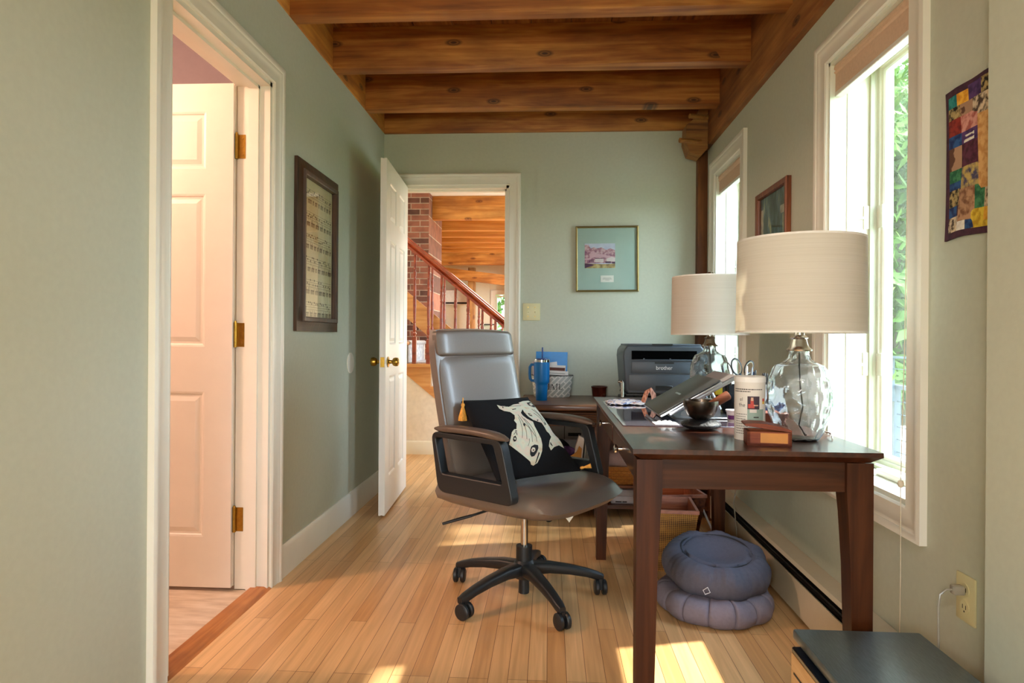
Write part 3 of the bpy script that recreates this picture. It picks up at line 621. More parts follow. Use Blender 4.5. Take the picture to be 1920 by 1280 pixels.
# backrest: shell + cushion + head cushion, along the recline
def slab(name, zs, t0, t1, hw0, hw1, zb, zt, m, bulge, edge=0.02, crown=0.0):
    """rounded slab following the recline line x = xb(z)"""
    def xb(z): return -0.135 - 0.152 * max(0, (z - 0.42) / 0.63) - 0.012 * math.sin(math.pi * (z - 0.42) / 0.63)
    g = G(); NU, NV = 20, 24
    def P(u, v, s_):
        a = -1 + 2 * u; b_ = -1 + 2 * v
        hw = hw0 + (hw1 - hw0) * v
        cr = 1 - abs(b_) ** 8 * 0.08
        z = zb + (zt - zb) * v + (crown * (1 - a * a) * v ** 6)
        e = max(0, (1 - abs(a) ** 7)) ** 0.5 * max(0, (1 - abs(b_) ** 9)) ** 0.5
        th = (t0 if s_ < 0 else t1) * (0.55 + 0.45 * e) + (bulge * (1 - a * a) * (1 - b_ * b_) if s_ > 0 else 0)
        return (xb(z) + s_ * th, a * hw * cr, z)
    g.grid(NU, NV, lambda u, v: P(u, v, 1)); g.grid(NU, NV, lambda u, v: P(u, v, -1))
    def loop(s_): return [P(0, i / NV, s_) for i in range(NV + 1)] + [P(i / NU, 1, s_) for i in range(1, NU + 1)] + [P(1, 1 - i / NV, s_) for i in range(1, NV + 1)] + [P(1 - i / NU, 0, s_) for i in range(1, NU)]
    A, B_ = loop(1), loop(-1); n = len(A)
    for i in range(n): j = (i + 1) % n; g.quad(A[i], A[j], B_[j], B_[i])
    return out(name, g, m, ch, smooth=50)
slab('backrest', 0, 0.038, 0.024, 0.250, 0.243, 0.42, 1.045, M_leather, 0.0, crown=0.008)
slab('back_cushion', 0, 0.0, 0.036, 0.243, 0.237, 0.46, 0.944, M_leather, 0.006)
slab('head_cushion', 0, 0.0, 0.041, 0.238, 0.236, 0.941, 1.043, M_leather, 0.003, crown=0.008)
for s_ in (-1, 1):
    yy = s_ * 0.285
    ctr = [(-0.20, 0.648), (0.115, 0.648), (0.165, 0.455), (-0.155, 0.455)]
    def rnd(pts, r_, n=5):
        res = []
        for i, p in enumerate(pts):
            p = Vector(p); a = Vector(pts[i - 1]); c = Vector(pts[(i + 1) % len(pts)])
            d1_, d2_ = (a - p).normalized(), (c - p).normalized()
            for q in range(n + 1):
                t = q / n; A = p + d1_ * r_ * (1 - t); B_ = p + d2_ * r_ * t; res.append(A * (1 - t) + B_ * t if False else (p + d1_ * r_ * (1 - t) ** 2 + d2_ * r_ * t ** 2))
        return res
    outer = rnd([(-0.215, 0.662), (0.125, 0.662), (0.185, 0.440), (-0.175, 0.440)], 0.035); inner = rnd([(-0.192, 0.642), (0.090, 0.642), (0.134, 0.510), (-0.158, 0.510)], 0.012)
    g = G(); n = len(outer); w = 0.02
    V = [[g.b.verts.new((p[0], yy + d, p[1])) for p in L] for L in (outer, inner) for d in (-w, w)]
    for i in range(n):
        j = (i + 1) % n
        g.b.faces.new((V[0][i], V[0][j], V[2][j], V[2][i])); g.b.faces.new((V[1][i], V[3][i], V[3][j], V[1][j])); g.b.faces.new((V[0][i], V[1][i], V[1][j], V[0][j])); g.b.faces.new((V[2][i], V[2][j], V[3][j], V[3][i]))
    af = out('arm_frame', g, M_blackp, ch, smooth=30); bv = af.modifiers.new('bev', 'BEVEL'); bv.width = 0.004; bv.segments = 2; bv.limit_method = 'ANGLE'
    g = G(); NU = 14
    def padf(u, v):
        t = u; x = -0.205 + 0.345 * t; hw = 0.028 * (1 - abs(2 * t - 1) ** 6 * 0.55); a = 2 * math.pi * v
        cz = 0.672 + 0.006 * math.sin(math.pi * t) - 0.010 * t ** 6
        return (x, yy + hw * math.copysign(abs(math.cos(a)) ** 0.7, math.cos(a)), cz + 0.0135 * (1 - abs(2 * t - 1) ** 8 * 0.6) * math.copysign(abs(math.sin(a)) ** 0.8, math.sin(a)))
    g.grid(NU, 20, padf); g.b.faces.new([g.b.verts.new(padf(0, q / 20)) for q in range(20)]); g.b.faces.new([g.b.verts.new(padf(1, q / 20)) for q in range(20)]); out('arm_pad', g, M_armrest, ch, smooth=60)
g = G(); g.hexa([(0.20, -0.02, 0.37), (0.20, -0.019, 0.37), (0.255, 0.031, 0.37), (0.255, 0.030, 0.37), (0.20, -0.02, 0.372), (0.20, -0.019, 0.372), (0.255, 0.031, 0.372), (0.255, 0.030, 0.372)]) if False else None
g.prism([(-0.050, 0.372), (0.050, 0.372), (0.0, 0.308)], lambda a, b, q: (0.17 + q + a * 0.57, 0.06 + a * 0.82, b), 0, 0.0012); out('care_tag', g, plain('cream_tag', '#ece6d2', 0.7), ch)

# ------------------------------------------------------------------ pillow with fish
PA, PB, PC, PD = Vector((-0.337, 2.465, 0.769)), Vector((-0.095, 2.779, 0.757)), Vector((0.124, 2.512, 0.500)), Vector((-0.178, 2.263, 0.503))
PN = (PB - PA).cross(PD - PA).normalized()
if PN.dot(Vector((0, 0, 1.015)) - PA) < 0: PN = -PN
POFF = Vector((-0.12, 2.50, 0.49))
def pil(s, t, side, extra=0.0):
    p = PA * (1 - s) * (1 - t) + PB * s * (1 - t) + PC * s * t + PD * (1 - s) * t
    e = max(0.0, (1 - (2 * s - 1) ** 2) * (1 - (2 * t - 1) ** 2))
    c = (PA + PB + PC + PD) / 4
    pinch = 0.035 * ((2 * s - 1) ** 2 * (1 - (2 * t - 1) ** 2) + (2 * t - 1) ** 2 * (1 - (2 * s - 1) ** 2)) * 0.6
    p = p + (c - p) * pinch
    return p + PN * side * (0.004 + 0.035 * e ** 0.5 + extra) - POFF
pw = thing('throw_pillow', 'black velvet pillow with two cream fish leaning on the taupe office chair', 'pillow', POFF)
g = G(); g.grid(28, 28, lambda u, v: pil(u, v, 1)); g.grid(28, 28, lambda u, v: pil(u, v, -1))
L = [(0, i / 28) for i in range(28)] + [(i / 28, 1) for i in range(28)] + [(1, 1 - i / 28) for i in range(28)] + [(1 - i / 28, 0) for i in range(28)]
for i in range(len(L)): a, c = L[i], L[(i + 1) % len(L)]; g.quad(pil(*a, 1), pil(*c, 1), pil(*c, -1), pil(*a, -1))
out('pillow_body', g, M_velvet, pw, smooth=70)
FISH = {"fish1":[[0.366,0.13],[0.406,0.155],[0.46,0.16],[0.505,0.177],[0.605,0.142],[0.69,0.132],[0.738,0.152],[0.719,0.196],[0.665,0.237],[0.614,0.277],[0.614,0.317],[0.64,0.362],[0.7,0.409],[0.68,0.467],[0.67,0.549],[0.661,0.628],[0.632,0.703],[0.587,0.773],[0.527,0.837],[0.465,0.896],[0.438,0.904],[0.428,0.892],[0.409,0.917],[0.385,0.903],[0.388,0.871],[0.39,0.812],[0.4,0.752],[0.402,0.689],[0.376,0.662],[0.323,0.652],[0.232,0.654],[0.282,0.587],[0.334,0.517],[0.381,0.485],[0.41,0.487],[0.455,0.419],[0.445,0.375],[0.474,0.351],[0.501,0.304],[0.471,0.255],[0.399,0.231],[0.359,0.191]],
"fish2":[[0.714,0.114],[0.814,0.086],[0.928,0.074],[0.965,0.103],[0.97,0.155],[0.97,0.231],[0.965,0.306],[0.955,0.39],[0.945,0.455],[0.925,0.542],[0.931,0.587],[0.96,0.618],[0.964,0.663],[0.936,0.756],[0.872,0.72],[0.783,0.739],[0.708,0.777],[0.71,0.726],[0.767,0.661],[0.831,0.613],[0.834,0.562],[0.816,0.537],[0.83,0.489],[0.833,0.424],[0.792,0.409],[0.723,0.382],[0.685,0.336],[0.671,0.267],[0.764,0.256],[0.805,0.196],[0.80,0.119]],
"k":[[[0.441,0.749],[0.476,0.711],[0.527,0.694],[0.568,0.705],[0.555,0.738],[0.509,0.783],[0.46,0.82],[0.423,0.825],[0.416,0.798]],[[0.298,0.609],[0.323,0.574],[0.353,0.564],[0.351,0.597],[0.328,0.627],[0.299,0.632]],[[0.846,0.118],[0.931,0.1],[0.96,0.123],[0.955,0.177],[0.918,0.186],[0.851,0.163]],[[0.713,0.286],[0.753,0.291],[0.754,0.332],[0.713,0.325]],[[0.532,0.432],[0.561,0.423],[0.556,0.45],[0.533,0.465],[0.525,0.452]],[[0.885,0.41],[0.905,0.41],[0.898,0.444],[0.877,0.448]],[[0.381,0.503],[0.405,0.506],[0.396,0.517],[0.375,0.514]],[[0.782,0.382],[0.813,0.381],[0.79,0.399],[0.772,0.399]],[[0.415,0.167],[0.43,0.166],[0.417,0.191],[0.404,0.19]],[[0.522,0.218],[0.588,0.21],[0.581,0.222],[0.519,0.229]],[[0.337,0.547],[0.37,0.524],[0.389,0.53],[0.377,0.563],[0.371,0.561],[0.38,0.535],[0.367,0.531],[0.34,0.552]],[[0.765,0.681],[0.756,0.71],[0.766,0.729],[0.756,0.73],[0.743,0.711],[0.755,0.685]],[[0.433,0.9],[0.476,0.848],[0.535,0.781],[0.541,0.795],[0.49,0.85],[0.445,0.898]]],
"w":[[[0.45,0.75],[0.484,0.724],[0.51,0.733],[0.501,0.76],[0.471,0.779],[0.446,0.774]],[[0.312,0.601],[0.331,0.584],[0.338,0.6],[0.322,0.616]],[[0.871,0.136],[0.924,0.119],[0.943,0.147],[0.874,0.17]],[[0.722,0.298],[0.742,0.300],[0.744,0.32],[0.722,0.316]]],
"k2":[[[0.469,0.752],[0.486,0.749],[0.484,0.762],[0.466,0.767]]]}
def patch(g, poly, extra, mi, cuts=3):
    b = bmesh.new(); b.faces.new([b.verts.new((p[0], p[1], 0)) for p in poly]); bmesh.ops.triangulate(b, faces=b.faces[:])
    for _ in range(cuts):
        es = [e for e in b.edges if e.calc_length() > 0.035]
        if not es: break
        bmesh.ops.subdivide_edges(b, edges=es, cuts=1); bmesh.ops.triangulate(b, faces=b.faces[:])
    for v in b.verts: v.co = pil(v.co.x, v.co.y, 1, extra)
    bmesh.ops.recalc_face_normals(b, faces=b.faces)
    for q in b.faces: q.material_index = mi
    me = bpy.data.meshes.new('q'); b.to_mesh(me); b.free(); g.b.from_mesh(me); bpy.data.meshes.remove(me)
for nm in ('fish1', 'fish2'):
    g = G(); patch(g, FISH[nm], 0.0022, 0)
    out('fish_patch', g, M_fishw, pw, smooth=70, weld=False)
g = G()
for pl in FISH['k']: patch(g, pl, 0.0034, 0, 1)
for pl in FISH['w']: patch(g, pl, 0.0044, 1, 1)
for pl in FISH['k2']: patch(g, pl, 0.0052, 0, 1)
# fine flow lines
def flow(p0, p1, bend):
    pts = []
    for q in range(7):
        t = q / 6; s_ = p0[0] + (p1[0] - p0[0]) * t + bend * math.sin(math.pi * t); tt = p0[1] + (p1[1] - p0[1]) * t; pts.append(pil(s_, tt, 1, 0.003))
    g.mi = 0; g.tube(pts, 0.0006, 5)
for p0, p1, bd in (((0.55, 0.30), (0.47, 0.62), 0.03), ((0.58, 0.33), (0.52, 0.66), 0.04), ((0.60, 0.36), (0.58, 0.66), 0.04), ((0.53, 0.34), (0.42, 0.60), 0.02), ((0.56, 0.42), (0.60, 0.60), 0.01), ((0.84, 0.22), (0.88, 0.38), 0.03), ((0.82, 0.28), (0.86, 0.46), 0.03), ((0.88, 0.22), (0.91, 0.40), 0.02), ((0.44, 0.17), (0.70, 0.17), 0.0), ((0.50, 0.62), (0.44, 0.70), 0.01)): flow(p0, p1, bd)
out('fish_details', g, [plain('black_embroidery', '#0d0c0c', 0.8), M_fishw], pw, smooth=70, weld=False)
def tassel(base_, axis_z=-1, length=0.10, scl=1.0):
    g = G(); bx, by, bz = base_
    g.tube([(bx, by, bz + 0.02), (bx, by, bz - 0.008)], 0.0022, 6); g.lathe([(0, 0), (0.006, -0.003), (0.0075, -0.010), (0.005, -0.016), (0.007, -0.022), (0.016, -length * 0.8), (0.0175, -length), (0, -length)], base_, 16, fn=lambda a, z: 0.0012 * math.sin(a * 11) if z < -0.02 else 0)
    return out('tassel', g, M_gold, pw)
c_ = pil(0.0, 0.0, 1) ; tassel((c_.x + 0.004, c_.y - 0.012, c_.z - 0.008), length=0.068)
c_ = pil(1, 1, 1); g = G(); g.lathe([(0, 0), (0.006, 0.004), (0.006, 0.012), (0.004, 0.018), (0.010, 0.045), (0, 0.045)], seg=12); xf(g, Matrix.Translation((c_.x - 0.004, c_.y + 0.0, c_.z + 0.006)) @ Matrix.Rotation(R(75), 4, 'Y') @ Matrix.Rotation(R(10), 4, 'X')); out('tassel', g, M_gold, pw)

# ------------------------------------------------------------------ table lamps
def lamp_thing(loc, label):
    t = thing('table_lamp', label, 'lamp', loc, group=None)
    def dim(a, z):
        k_ = min(1.0, max(0.0, z / 0.02)) * min(1.0, max(0.0, (0.25 - z) / 0.05)); row = z / 0.034; sh_ = 0.5 if int(row) % 2 else 0.0
        return -0.0042 * k_ * abs(math.sin(math.pi * (row % 1))) ** 0.8 * abs(math.sin(math.pi * ((a / (2 * math.pi) * 11 + sh_) % 1))) ** 0.8
    prof = [(0.046, 0.0), (0.052, 0.004), (0.062, 0.02), (0.076, 0.055), (0.085, 0.095), (0.086, 0.125), (0.080, 0.165), (0.071, 0.192), (0.064, 0.203), (0.044, 0.212), (0.030, 0.222), (0.0255, 0.235), (0.026, 0.245)]
    # refine profile
    pf = []
    for i in range(len(prof) - 1):
        for q in range(6): f_ = q / 6; pf.append((prof[i][0] * (1 - f_) + prof[i + 1][0] * f_, prof[i][1] * (1 - f_) + prof[i + 1][1] * f_))
    pf.append(prof[-1])
    g = G(); g.lathe([(0.0, 0.0)] + pf + [(0.0225, 0.245)] + [(r_ - 0.004, max(z_, 0.007)) for r_, z_ in pf[::-1]] + [(0.0, 0.007)], seg=88, fn=dim)
    out('glass_base', g, M_cglass, t, smooth=80)
    g = G(); g.tube([(0, 0, 0.24), (0.002, 0.001, 0.16), (0.012, 0.004, 0.09), (0.004, 0.01, 0.04), (0.02, 0.0, 0.012)], 0.0022, 6); out('inner_cord', g, plain('clear_grey_cord', '#e8ece8', 0.4), t)
    g = G(); g.lathe([(0, 0.243), (0.033, 0.243), (0.034, 0.247), (0.026, 0.253), (0.022, 0.262), (0.019, 0.275), (0.024, 0.279), (0.019, 0.284), (0.0135, 0.287), (0.0135, 0.34), (0.012, 0.36), (0, 0.36)], seg=24); out('neck', g, M_chrome, t)
    g = G(); g.lathe([(0.166, 0.293), (0.163, 0.545), (0.1615, 0.545), (0.1645, 0.293)], seg=64, close=True); sh = out('lamp_shade', g, M_shade, t, smooth=60)
    g = G(); g.lathe([(0.1665, 0.292), (0.1665, 0.297), (0.1635, 0.297), (0.1635, 0.292)], seg=64, close=True); out('shade_trim', g, plain('shade_trim_white', '#e8e4dc', 0.8), sh)
    g = G(); g.lathe([(0.1635, 0.541), (0.1635, 0.5465), (0.161, 0.5465), (0.161, 0.541)], seg=64, close=True); out('shade_trim', g, plain('shade_trim_white', '#e8e4dc', 0.8), sh)
    g = G(); g.lathe([(0, 0.34), (0.018, 0.345), (0.03, 0.38), (0.032, 0.41), (0.024, 0.44), (0, 0.455)], seg=20); out('bulb', g, plain('frosted_bulb', '#eeeae2', 0.3), t)
    g = G()
    for a in range(3): an = a * 2.094; g.tube([(0, 0, 0.535), (0.1625 * math.cos(an), 0.1625 * math.sin(an), 0.541)], 0.0018, 6)
    for s_ in (-1, 1): g.tube([(0, s_ * 0.013, 0.345), (0, s_ * 0.045, 0.38), (0, s_ * 0.045, 0.47), (0, 0.0, 0.535)], 0.0016, 6)
    g.lathe([(0, 0.530), (0.010, 0.532), (0.008, 0.540), (0.005, 0.545), (0.013, 0.548), (0.0165, 0.557), (0.013, 0.566), (0.0, 0.570)], seg=20); out('finial', g, M_chrome, t)
    return t
lamp_thing((0.685, 1.800, DT), 'near glass table lamp with white drum shade, beside the small wooden box')
lamp_thing((0.703, 2.855, DT), 'far glass table lamp with white drum shade, beside the charcoal printer')
g = G(); g.tube([(0.775, 1.80, DT + 0.003), (0.79, 1.84, DT + 0.012), (0.795, 1.90, DT + 0.010), (0.815, 1.91, DT + 0.004), (0.835, 1.90, DT - 0.05), (0.855, 1.88, 0.4), (0.86, 1.88, 0.05)], 0.0026, 8)
tag(out('lamp_cable', g, plain('clear_lamp_cord', '#dcdcd4', 0.25)), 'pale clear lamp cable curling off the desk beside the near lamp', 'cable')

# ------------------------------------------------------------------ pictures
M_dkframe = wood('dark_carved_frame', '#1f120a', '#3a2415', '#57381f', 2, 0.45, False, 2.0)
M_gframe = plain('antique_gold_frame', '#a8925c', 0.35, 0.8, var=0.1)
M_redframe = wood('reddish_picture_frame', '#3c1a0b', '#6b3316', '#8c4a22', 2, 0.4, False, 2.0)
p = thing('framed_manuscript', 'dark-framed old music manuscript hanging on the left wall', 'picture', (LX, 3.02, 1.425))
HW, HH = 0.27, 0.385
g = G(); g.ring(-HW + 0.066, HW - 0.066, -HH + 0.066, HH - 0.066, [(0, 0.004), (0, 0.030), (0.006, 0.034), (0.020, 0.034), (0.024, 0.026), (0.036, 0.022), (0.050, 0.018), (0.066, 0.016), (0.066, 0.001)], lambda a, b, h: (h, a, b)); out('frame', g, M_dkframe, p)
g = G(); g.ring(-HW + 0.062, HW - 0.062, -HH + 0.062, HH - 0.062, [(0, 0.006), (0, 0.022), (0.006, 0.031), (0.009, 0.006)], lambda a, b, h: (h, a, b)); out('gilt_lining', g, plain('dull_gilt', '#7a5c24', 0.4, 0.5, var=0.25, nscale=200), p)
g = G(); g.box(0.002, 0.006, -HW + 0.03, HW - 0.03, -HH + 0.03, HH - 0.03); out('parchment', g, blobs('aged_parchment', [(0.3, '#dac596'), (0.55, '#ead8ae'), (0.75, '#f2e6c4')], 5, 0.8), p)
g = G(); rs = random.Random(3)
X = 0.0068
def st(a0, b0, a1, b1, w_):      # a stroke on the parchment
    d = Vector((a1 - a0, b1 - b0)); n_ = Vector((-d.y, d.x)).normalized() * w_ / 2
    g.quad((X, a0 - n_.x, b0 - n_.y), (X, a1 - n_.x, b1 - n_.y), (X, a1 + n_.x, b1 + n_.y), (X, a0 + n_.x, b0 + n_.y))
for row in range(6):
    zt = 0.275 - row * 0.105
    for l in range(4): st(-0.19, zt - l * 0.011, 0.19, zt - l * 0.011, 0.0012)
    a = -0.18
    while a < 0.18:
        zz = zt - rs.choice([0, 0.0055, 0.011, 0.0165, 0.022]); st(a, zz, a + 0.009, zz, 0.008)
        if rs.random() < 0.4: st(a + 0.009, zz, a + 0.009, zz - 0.022, 0.0018)
        a += rs.choice([0.016, 0.022, 0.034])
    a = -0.18; zb = zt - 0.056
    if row in (1, 3, 5): 
        st(-0.185, zb + 0.035, -0.165, zb - 0.01, 0.006); st(-0.165, zb + 0.03, -0.185, zb, 0.005); st(-0.185, zb - 0.012, -0.16, zb - 0.012, 0.005)
    while a < 0.18:
        for q in range(rs.choice([2, 3, 4, 5])):
            st(a, zb - 0.010, a, zb + 0.010, 0.0042); st(a, zb + 0.009, a + 0.006, zb + 0.010 - 0.004, 0.003)
            if rs.random() < 0.2: st(a + 0.003, zb + 0.010, a + 0.003, zb + 0.020, 0.003)
            a += 0.0092
        a += 0.013
out('script', g, blobs('iron_gall_ink', [(0.4, '#3a2a1a'), (0.6, '#5a3a26')], 20), p, weld=False)
g = G(); g.box(0.010, 0.012, -HW + 0.055, HW - 0.055, -HH + 0.055, HH - 0.055); out('glass', g, M_picglass, p)
# farm picture on the back wall
p = thing('framed_farmhouse_print', 'square gold-framed print of pink farm buildings with pale blue mat', 'picture', (0.3775, BY, 1.542)); p.rotation_euler = (0, R(-0.6), 0)
HW, HH = 0.2065, 0.217
fP = lambda a, b, h: (a, -h, b)
g = G(); g.ring(-HW + 0.012, HW - 0.012, -HH + 0.012, HH - 0.012, [(0, 0.002), (0, 0.018), (0.005, 0.022), (0.012, 0.018), (0.012, 0.001)], fP); out('frame', g, M_gframe, p)
g = G(); g.box(-HW + 0.008, HW - 0.008, -0.006, -0.003, -HH + 0.008, HH - 0.008); out('mat_board', g, plain('pale_blue_mat', '#a9bfb8', 0.8, var=0.02), p)
g = G()
ms = [blobs('print_sky', [(0.3, '#b9bfdc'), (0.6, '#cdd2e4')], 20), blobs('print_trees', [(0.35, '#8a5a78'), (0.5, '#b98a96'), (0.65, '#d6b6bd')], 55), plain('print_roof', '#d3a9b8', 0.8), plain('print_wall', '#dccfd2', 0.8), plain('print_shadow', '#4c2c52', 0.8), blobs('print_field', [(0.3, '#6d5a4a'), (0.5, '#b39a66'), (0.7, '#cfc08a')], 30)]
Wd, Hd = 0.2, 0.163; ox, oz = -0.147, -0.06
def pq(mi, pts, e=0):
    g.mi = mi; f = g.b.faces.new([g.b.verts.new((ox + a * Wd, -0.0064 - e * 0.00015, oz + b * Hd)) for a, b in pts]); f.material_index = mi
pq(0, [(0, 0), (1, 0), (1, 1), (0, 1)], 0)
pq(1, [(0, .2), (1, .2), (1, .72), (.85, .8), (.7, .74), (.55, .84), (.4, .8), (.3, .85), (.2, .8), (.12, .95), (0, .95)], 1)
pq(5, [(0, 0), (1, 0), (1, .18), (.6, .16), (0, .2)], 2)
pq(2, [(.0, .34), (.18, .34), (.26, .44), (.62, .44), (.75, .4), (1, .38), (1, .45), (.72, .52), (.66, .55), (.36, .58), (.32, .68), (.26, .70), (.2, .66), (.16, .4), (0, .4)], 3)
pq(3, [(.34, .24), (.62, .24), (.62, .38), (.34, .38)], 4); pq(3, [(.72, .26), (1, .26), (1, .4), (.9, .46), (.72, .38)], 4)
for a in (.16, .21, .26): pq(4, [(a, .24), (a + .03, .24), (a + .03, .35), (a, .35)], 5)
pq(4, [(.68, .2), (.86, .2), (.86, .27), (.68, .27)], 5); pq(4, [(.34, .385), (.58, .385), (.58, .405), (.34, .405)], 5); pq(4, [(0, 0), (.2, .08), (.32, .14), (.2, .17), (0, .2)], 5); pq(4, [(.9, .18), (1, .18), (1, .25), (.9, .25)], 5)
out('print', g, ms, p, smooth=0, weld=False)
g = G(); g.box(-0.043, 0.043, -0.0078, -0.006, -0.153, -0.109); o = out('caption_card', g, M_paper, p)
g = G()
for i, (a, c) in enumerate(((-0.026, 0.026), (-0.030, 0.030), (-0.012, 0.014))): g.box(a, c, -0.0082, -0.0078, -0.1265 - i * 0.007, -0.125 - i * 0.007)
out('caption_lines', g, M_ink, o)
g = G(); g.box(-HW + 0.008, HW - 0.008, -0.012, -0.010, -HH + 0.008, HH - 0.008); out('glass', g, M_picglass, p)
# dark picture between the windows
p = thing('framed_forest_picture', 'dark brown framed picture hanging between the two windows', 'picture', (RX, 2.965, 1.47))
HW, HH = 0.203, 0.24
fQ = lambda a, b, h: (-h, a, b)
g = G(); g.ring(-HW + 0.028, HW - 0.028, -HH + 0.028, HH - 0.028, [(0, 0.003), (0, 0.016), (0.004, 0.022), (0.024, 0.024), (0.028, 0.02), (0.028, 0.001)], fQ); out('frame', g, M_redframe, p)
g = G(); g.box(-0.006, -0.003, -HW + 0.02, HW - 0.02, -HH + 0.02, HH - 0.02); out('painting', g, blobs('forest_painting', [(0.3, '#1d2a24'), (0.48, '#3c4a40'), (0.58, '#566a78'), (0.66, '#8a8f6a'), (0.74, '#b9b59a')], 9, 0.6, (1, 3, 1)), p)
g = G(); g.box(-0.0066, -0.006, -0.17, -0.09, 0.10, 0.135); out('painted_highlight', g, blobs('pale_highlight', [(0.4, '#8f8a7c'), (0.6, '#c8c0a8')], 30), p)
g = G(); g.box(-0.0066, -0.006, 0.13, 0.165, -0.21, 0.16); out('painted_highlight', g, blobs('pale_highlight', [(0.4, '#8f8a7c'), (0.6, '#c8c0a8')], 30), p)
g = G(); g.box(-0.011, -0.009, -HW + 0.024, HW - 0.024, -HH + 0.024, HH - 0.024); out('glass', g, M_picglass, p)
# patchwork quilt
q_ = thing('patchwork_quilt', 'small colourful patchwork quilt hanging on the right wall by the near window', 'quilt', (RX, 1.55, 1.455))
def pm(name, c1, c2, sc=60, kind='noise'): return blobs('quilt_' + name, [(0.40, c1), (0.58, c2)], sc, 0.9, kind=kind)
qc = {'border': pm('border', '#3a2030', '#4a2838'), 'teal': pm('teal', '#0f6a6a', '#2f9088'), 'orange': pm('orange', '#c9861c', '#e8b03a'), 'purple': pm('purple', '#3a2450', '#5a3a70'), 'dark': pm('dark', '#1c1814', '#b09a64', 90),
      'cream': pm('cream', '#4a3a30', '#d8c4a4', 70), 'stripe': pm('stripe', '#5a3a2c', '#a88468', 40, 'wave'), 'red': pm('red', '#5e1414', '#8c2c20'), 'pink': pm('pink', '#a85a50', '#d69a8c'), 'gold': pm('gold', '#c08a4c', '#dcae70'),
      'blue': pm('blue', '#142a5a', '#2a5488'), 'white': pm('white', '#d8d0c4', '#ece6da'), 'maroon': pm('maroon', '#3e1626', '#5e2a40'), 'green': pm('green', '#1c5a3c', '#4a8a5c'), 'grey': pm('grey', '#4a4660', '#c2a860', 60), 'tan': pm('tan', '#7a5238', '#b48a68'), 'yellow': pm('yellow', '#b89018', '#e0c23c')}
keys = list(qc)
patches = [('teal', .05, .05, .17, .13), ('orange', .17, .05, .30, .13), ('purple', .30, .03, .47, .13), ('dark', .47, .03, .62, .13), ('dark', .05, .13, .2, .21), ('stripe', .2, .13, .35, .21), ('cream', .35, .13, .62, .25), ('red', .05, .21, .2, .32), ('pink', .2, .21, .42, .32),
 ('gold', .42, .25, .8, .72), ('blue', .05, .32, .2, .40), ('purple', .2, .32, .42, .40), ('white', .23, .345, .38, .365), ('white', .23, .375, .38, .395), ('stripe', .05, .40, .2, .55), ('maroon', .2, .40, .42, .55), ('green', .05, .55, .2, .63), ('grey', .2, .55, .42, .69), ('blue', .05, .63, .2, .68), ('dark', .05, .68, .18, .79), ('tan', .18, .69, .38, .86),
 ('green', .38, .69, .50, .84), ('cream', .50, .72, .66, .84), ('blue', .05, .79, .16, .86), ('cream', .05, .86, .18, .96), ('tan', .18, .86, .34, .90), ('white', .18, .90, .28, .96), ('blue', .28, .90, .38, .96), ('yellow', .34, .84, .5, .96), ('orange', .5, .84, .66, .92), ('yellow', .5, .92, .66, .96),
 ('purple', .62, .03, .78, .13), ('orange', .78, .05, .95, .13), ('pink', .62, .13, .8, .25), ('red', .8, .13, .95, .32), ('green', .8, .32, .95, .46), ('stripe', .8, .46, .95, .6), ('maroon', .8, .6, .95, .78), ('tan', .66, .72, .8, .9), ('dark', .66, .9, .95, .96), ('teal', .8, .78, .95, .9)]
QW, QH = 0.30, 0.375
def qpos(u, v, h): 
    sag = 0.010 * math.sin(u * 7) * v; bow = 0.012 * math.sin(math.pi * v) * (1 - u)
    return (-(0.004 + h + 0.004 * math.sin(u * 9 + v * 3) ** 2), 0.145 - bow * 1.0 - QW * u + (0.0 if v > 0.02 else 0), 0.188 - QH * v + sag * 0.4)
g = G(); g.mi = 0
g.grid(12, 16, lambda u, v: qpos(u, v, 0.006)); g.grid(12, 16, lambda u, v: qpos(u, v, 0.0))
LL = [(0, i / 16) for i in range(16)] + [(i / 12, 1) for i in range(12)] + [(1, 1 - i / 16) for i in range(16)] + [(1 - i / 12, 0) for i in range(12)]
for i in range(len(LL)): a, c = LL[i], LL[(i + 1) % len(LL)]; g.quad(qpos(*a, 0), qpos(*c, 0), qpos(*c, 0.006), qpos(*a, 0.006))
for i, (nm, u0, v0, u1, v1) in enumerate(patches):
    g.mi = keys.index(nm); g.grid(3, 4, lambda u, v: qpos(u0 + (u1 - u0) * u, v0 + (v1 - v0) * v, 0.0072 + (0.0006 if nm == 'white' else 0) + 0.0015 * math.sin(math.pi * u) * math.sin(math.pi * v)))
out('quilt_cloth', g, [qc[n_] for n_ in keys], q_, weld=False, smooth=60)

# ------------------------------------------------------------------ wall fittings
M_ivory = plain('ivory_plastic', '#d8cfa0', 0.4, var=0.02)
s = thing('light_switch', 'ivory double toggle light switch plate on the back wall by the door', 'light switch', (-0.120, BY, 1.19))
g = G(); g.box(-0.058, 0.058, -0.006, 0, -0.057, 0.057, bev=0.003); out('switch_plate', g, M_ivory, s)
for dx in (-0.023, 0.023):
    g = G(); g.box(dx - 0.005, dx + 0.005, -0.0075, -0.005, -0.013, 0.013); g.hexa([(dx - 0.004, -0.014, 0.0), (dx + 0.004, -0.014, 0.0), (dx + 0.004, -0.006, -0.006), (dx - 0.004, -0.006, -0.006), (dx - 0.0035, -0.015, 0.008), (dx + 0.0035, -0.015, 0.008), (dx + 0.004, -0.006, 0.007), (dx - 0.004, -0.006, 0.007)])
    out('toggle', g, M_ivory, s)
    for dz in (-0.03, 0.03): g = G(); g.cyl((dx, -0.0075, dz), (dx, -0.005, dz), 0.003, seg=8); out('screw', g, M_brass, s)
s = thing('power_outlet', 'ivory duplex power outlet low on the right wall', 'outlet', (RX, 1.611, 0.392))
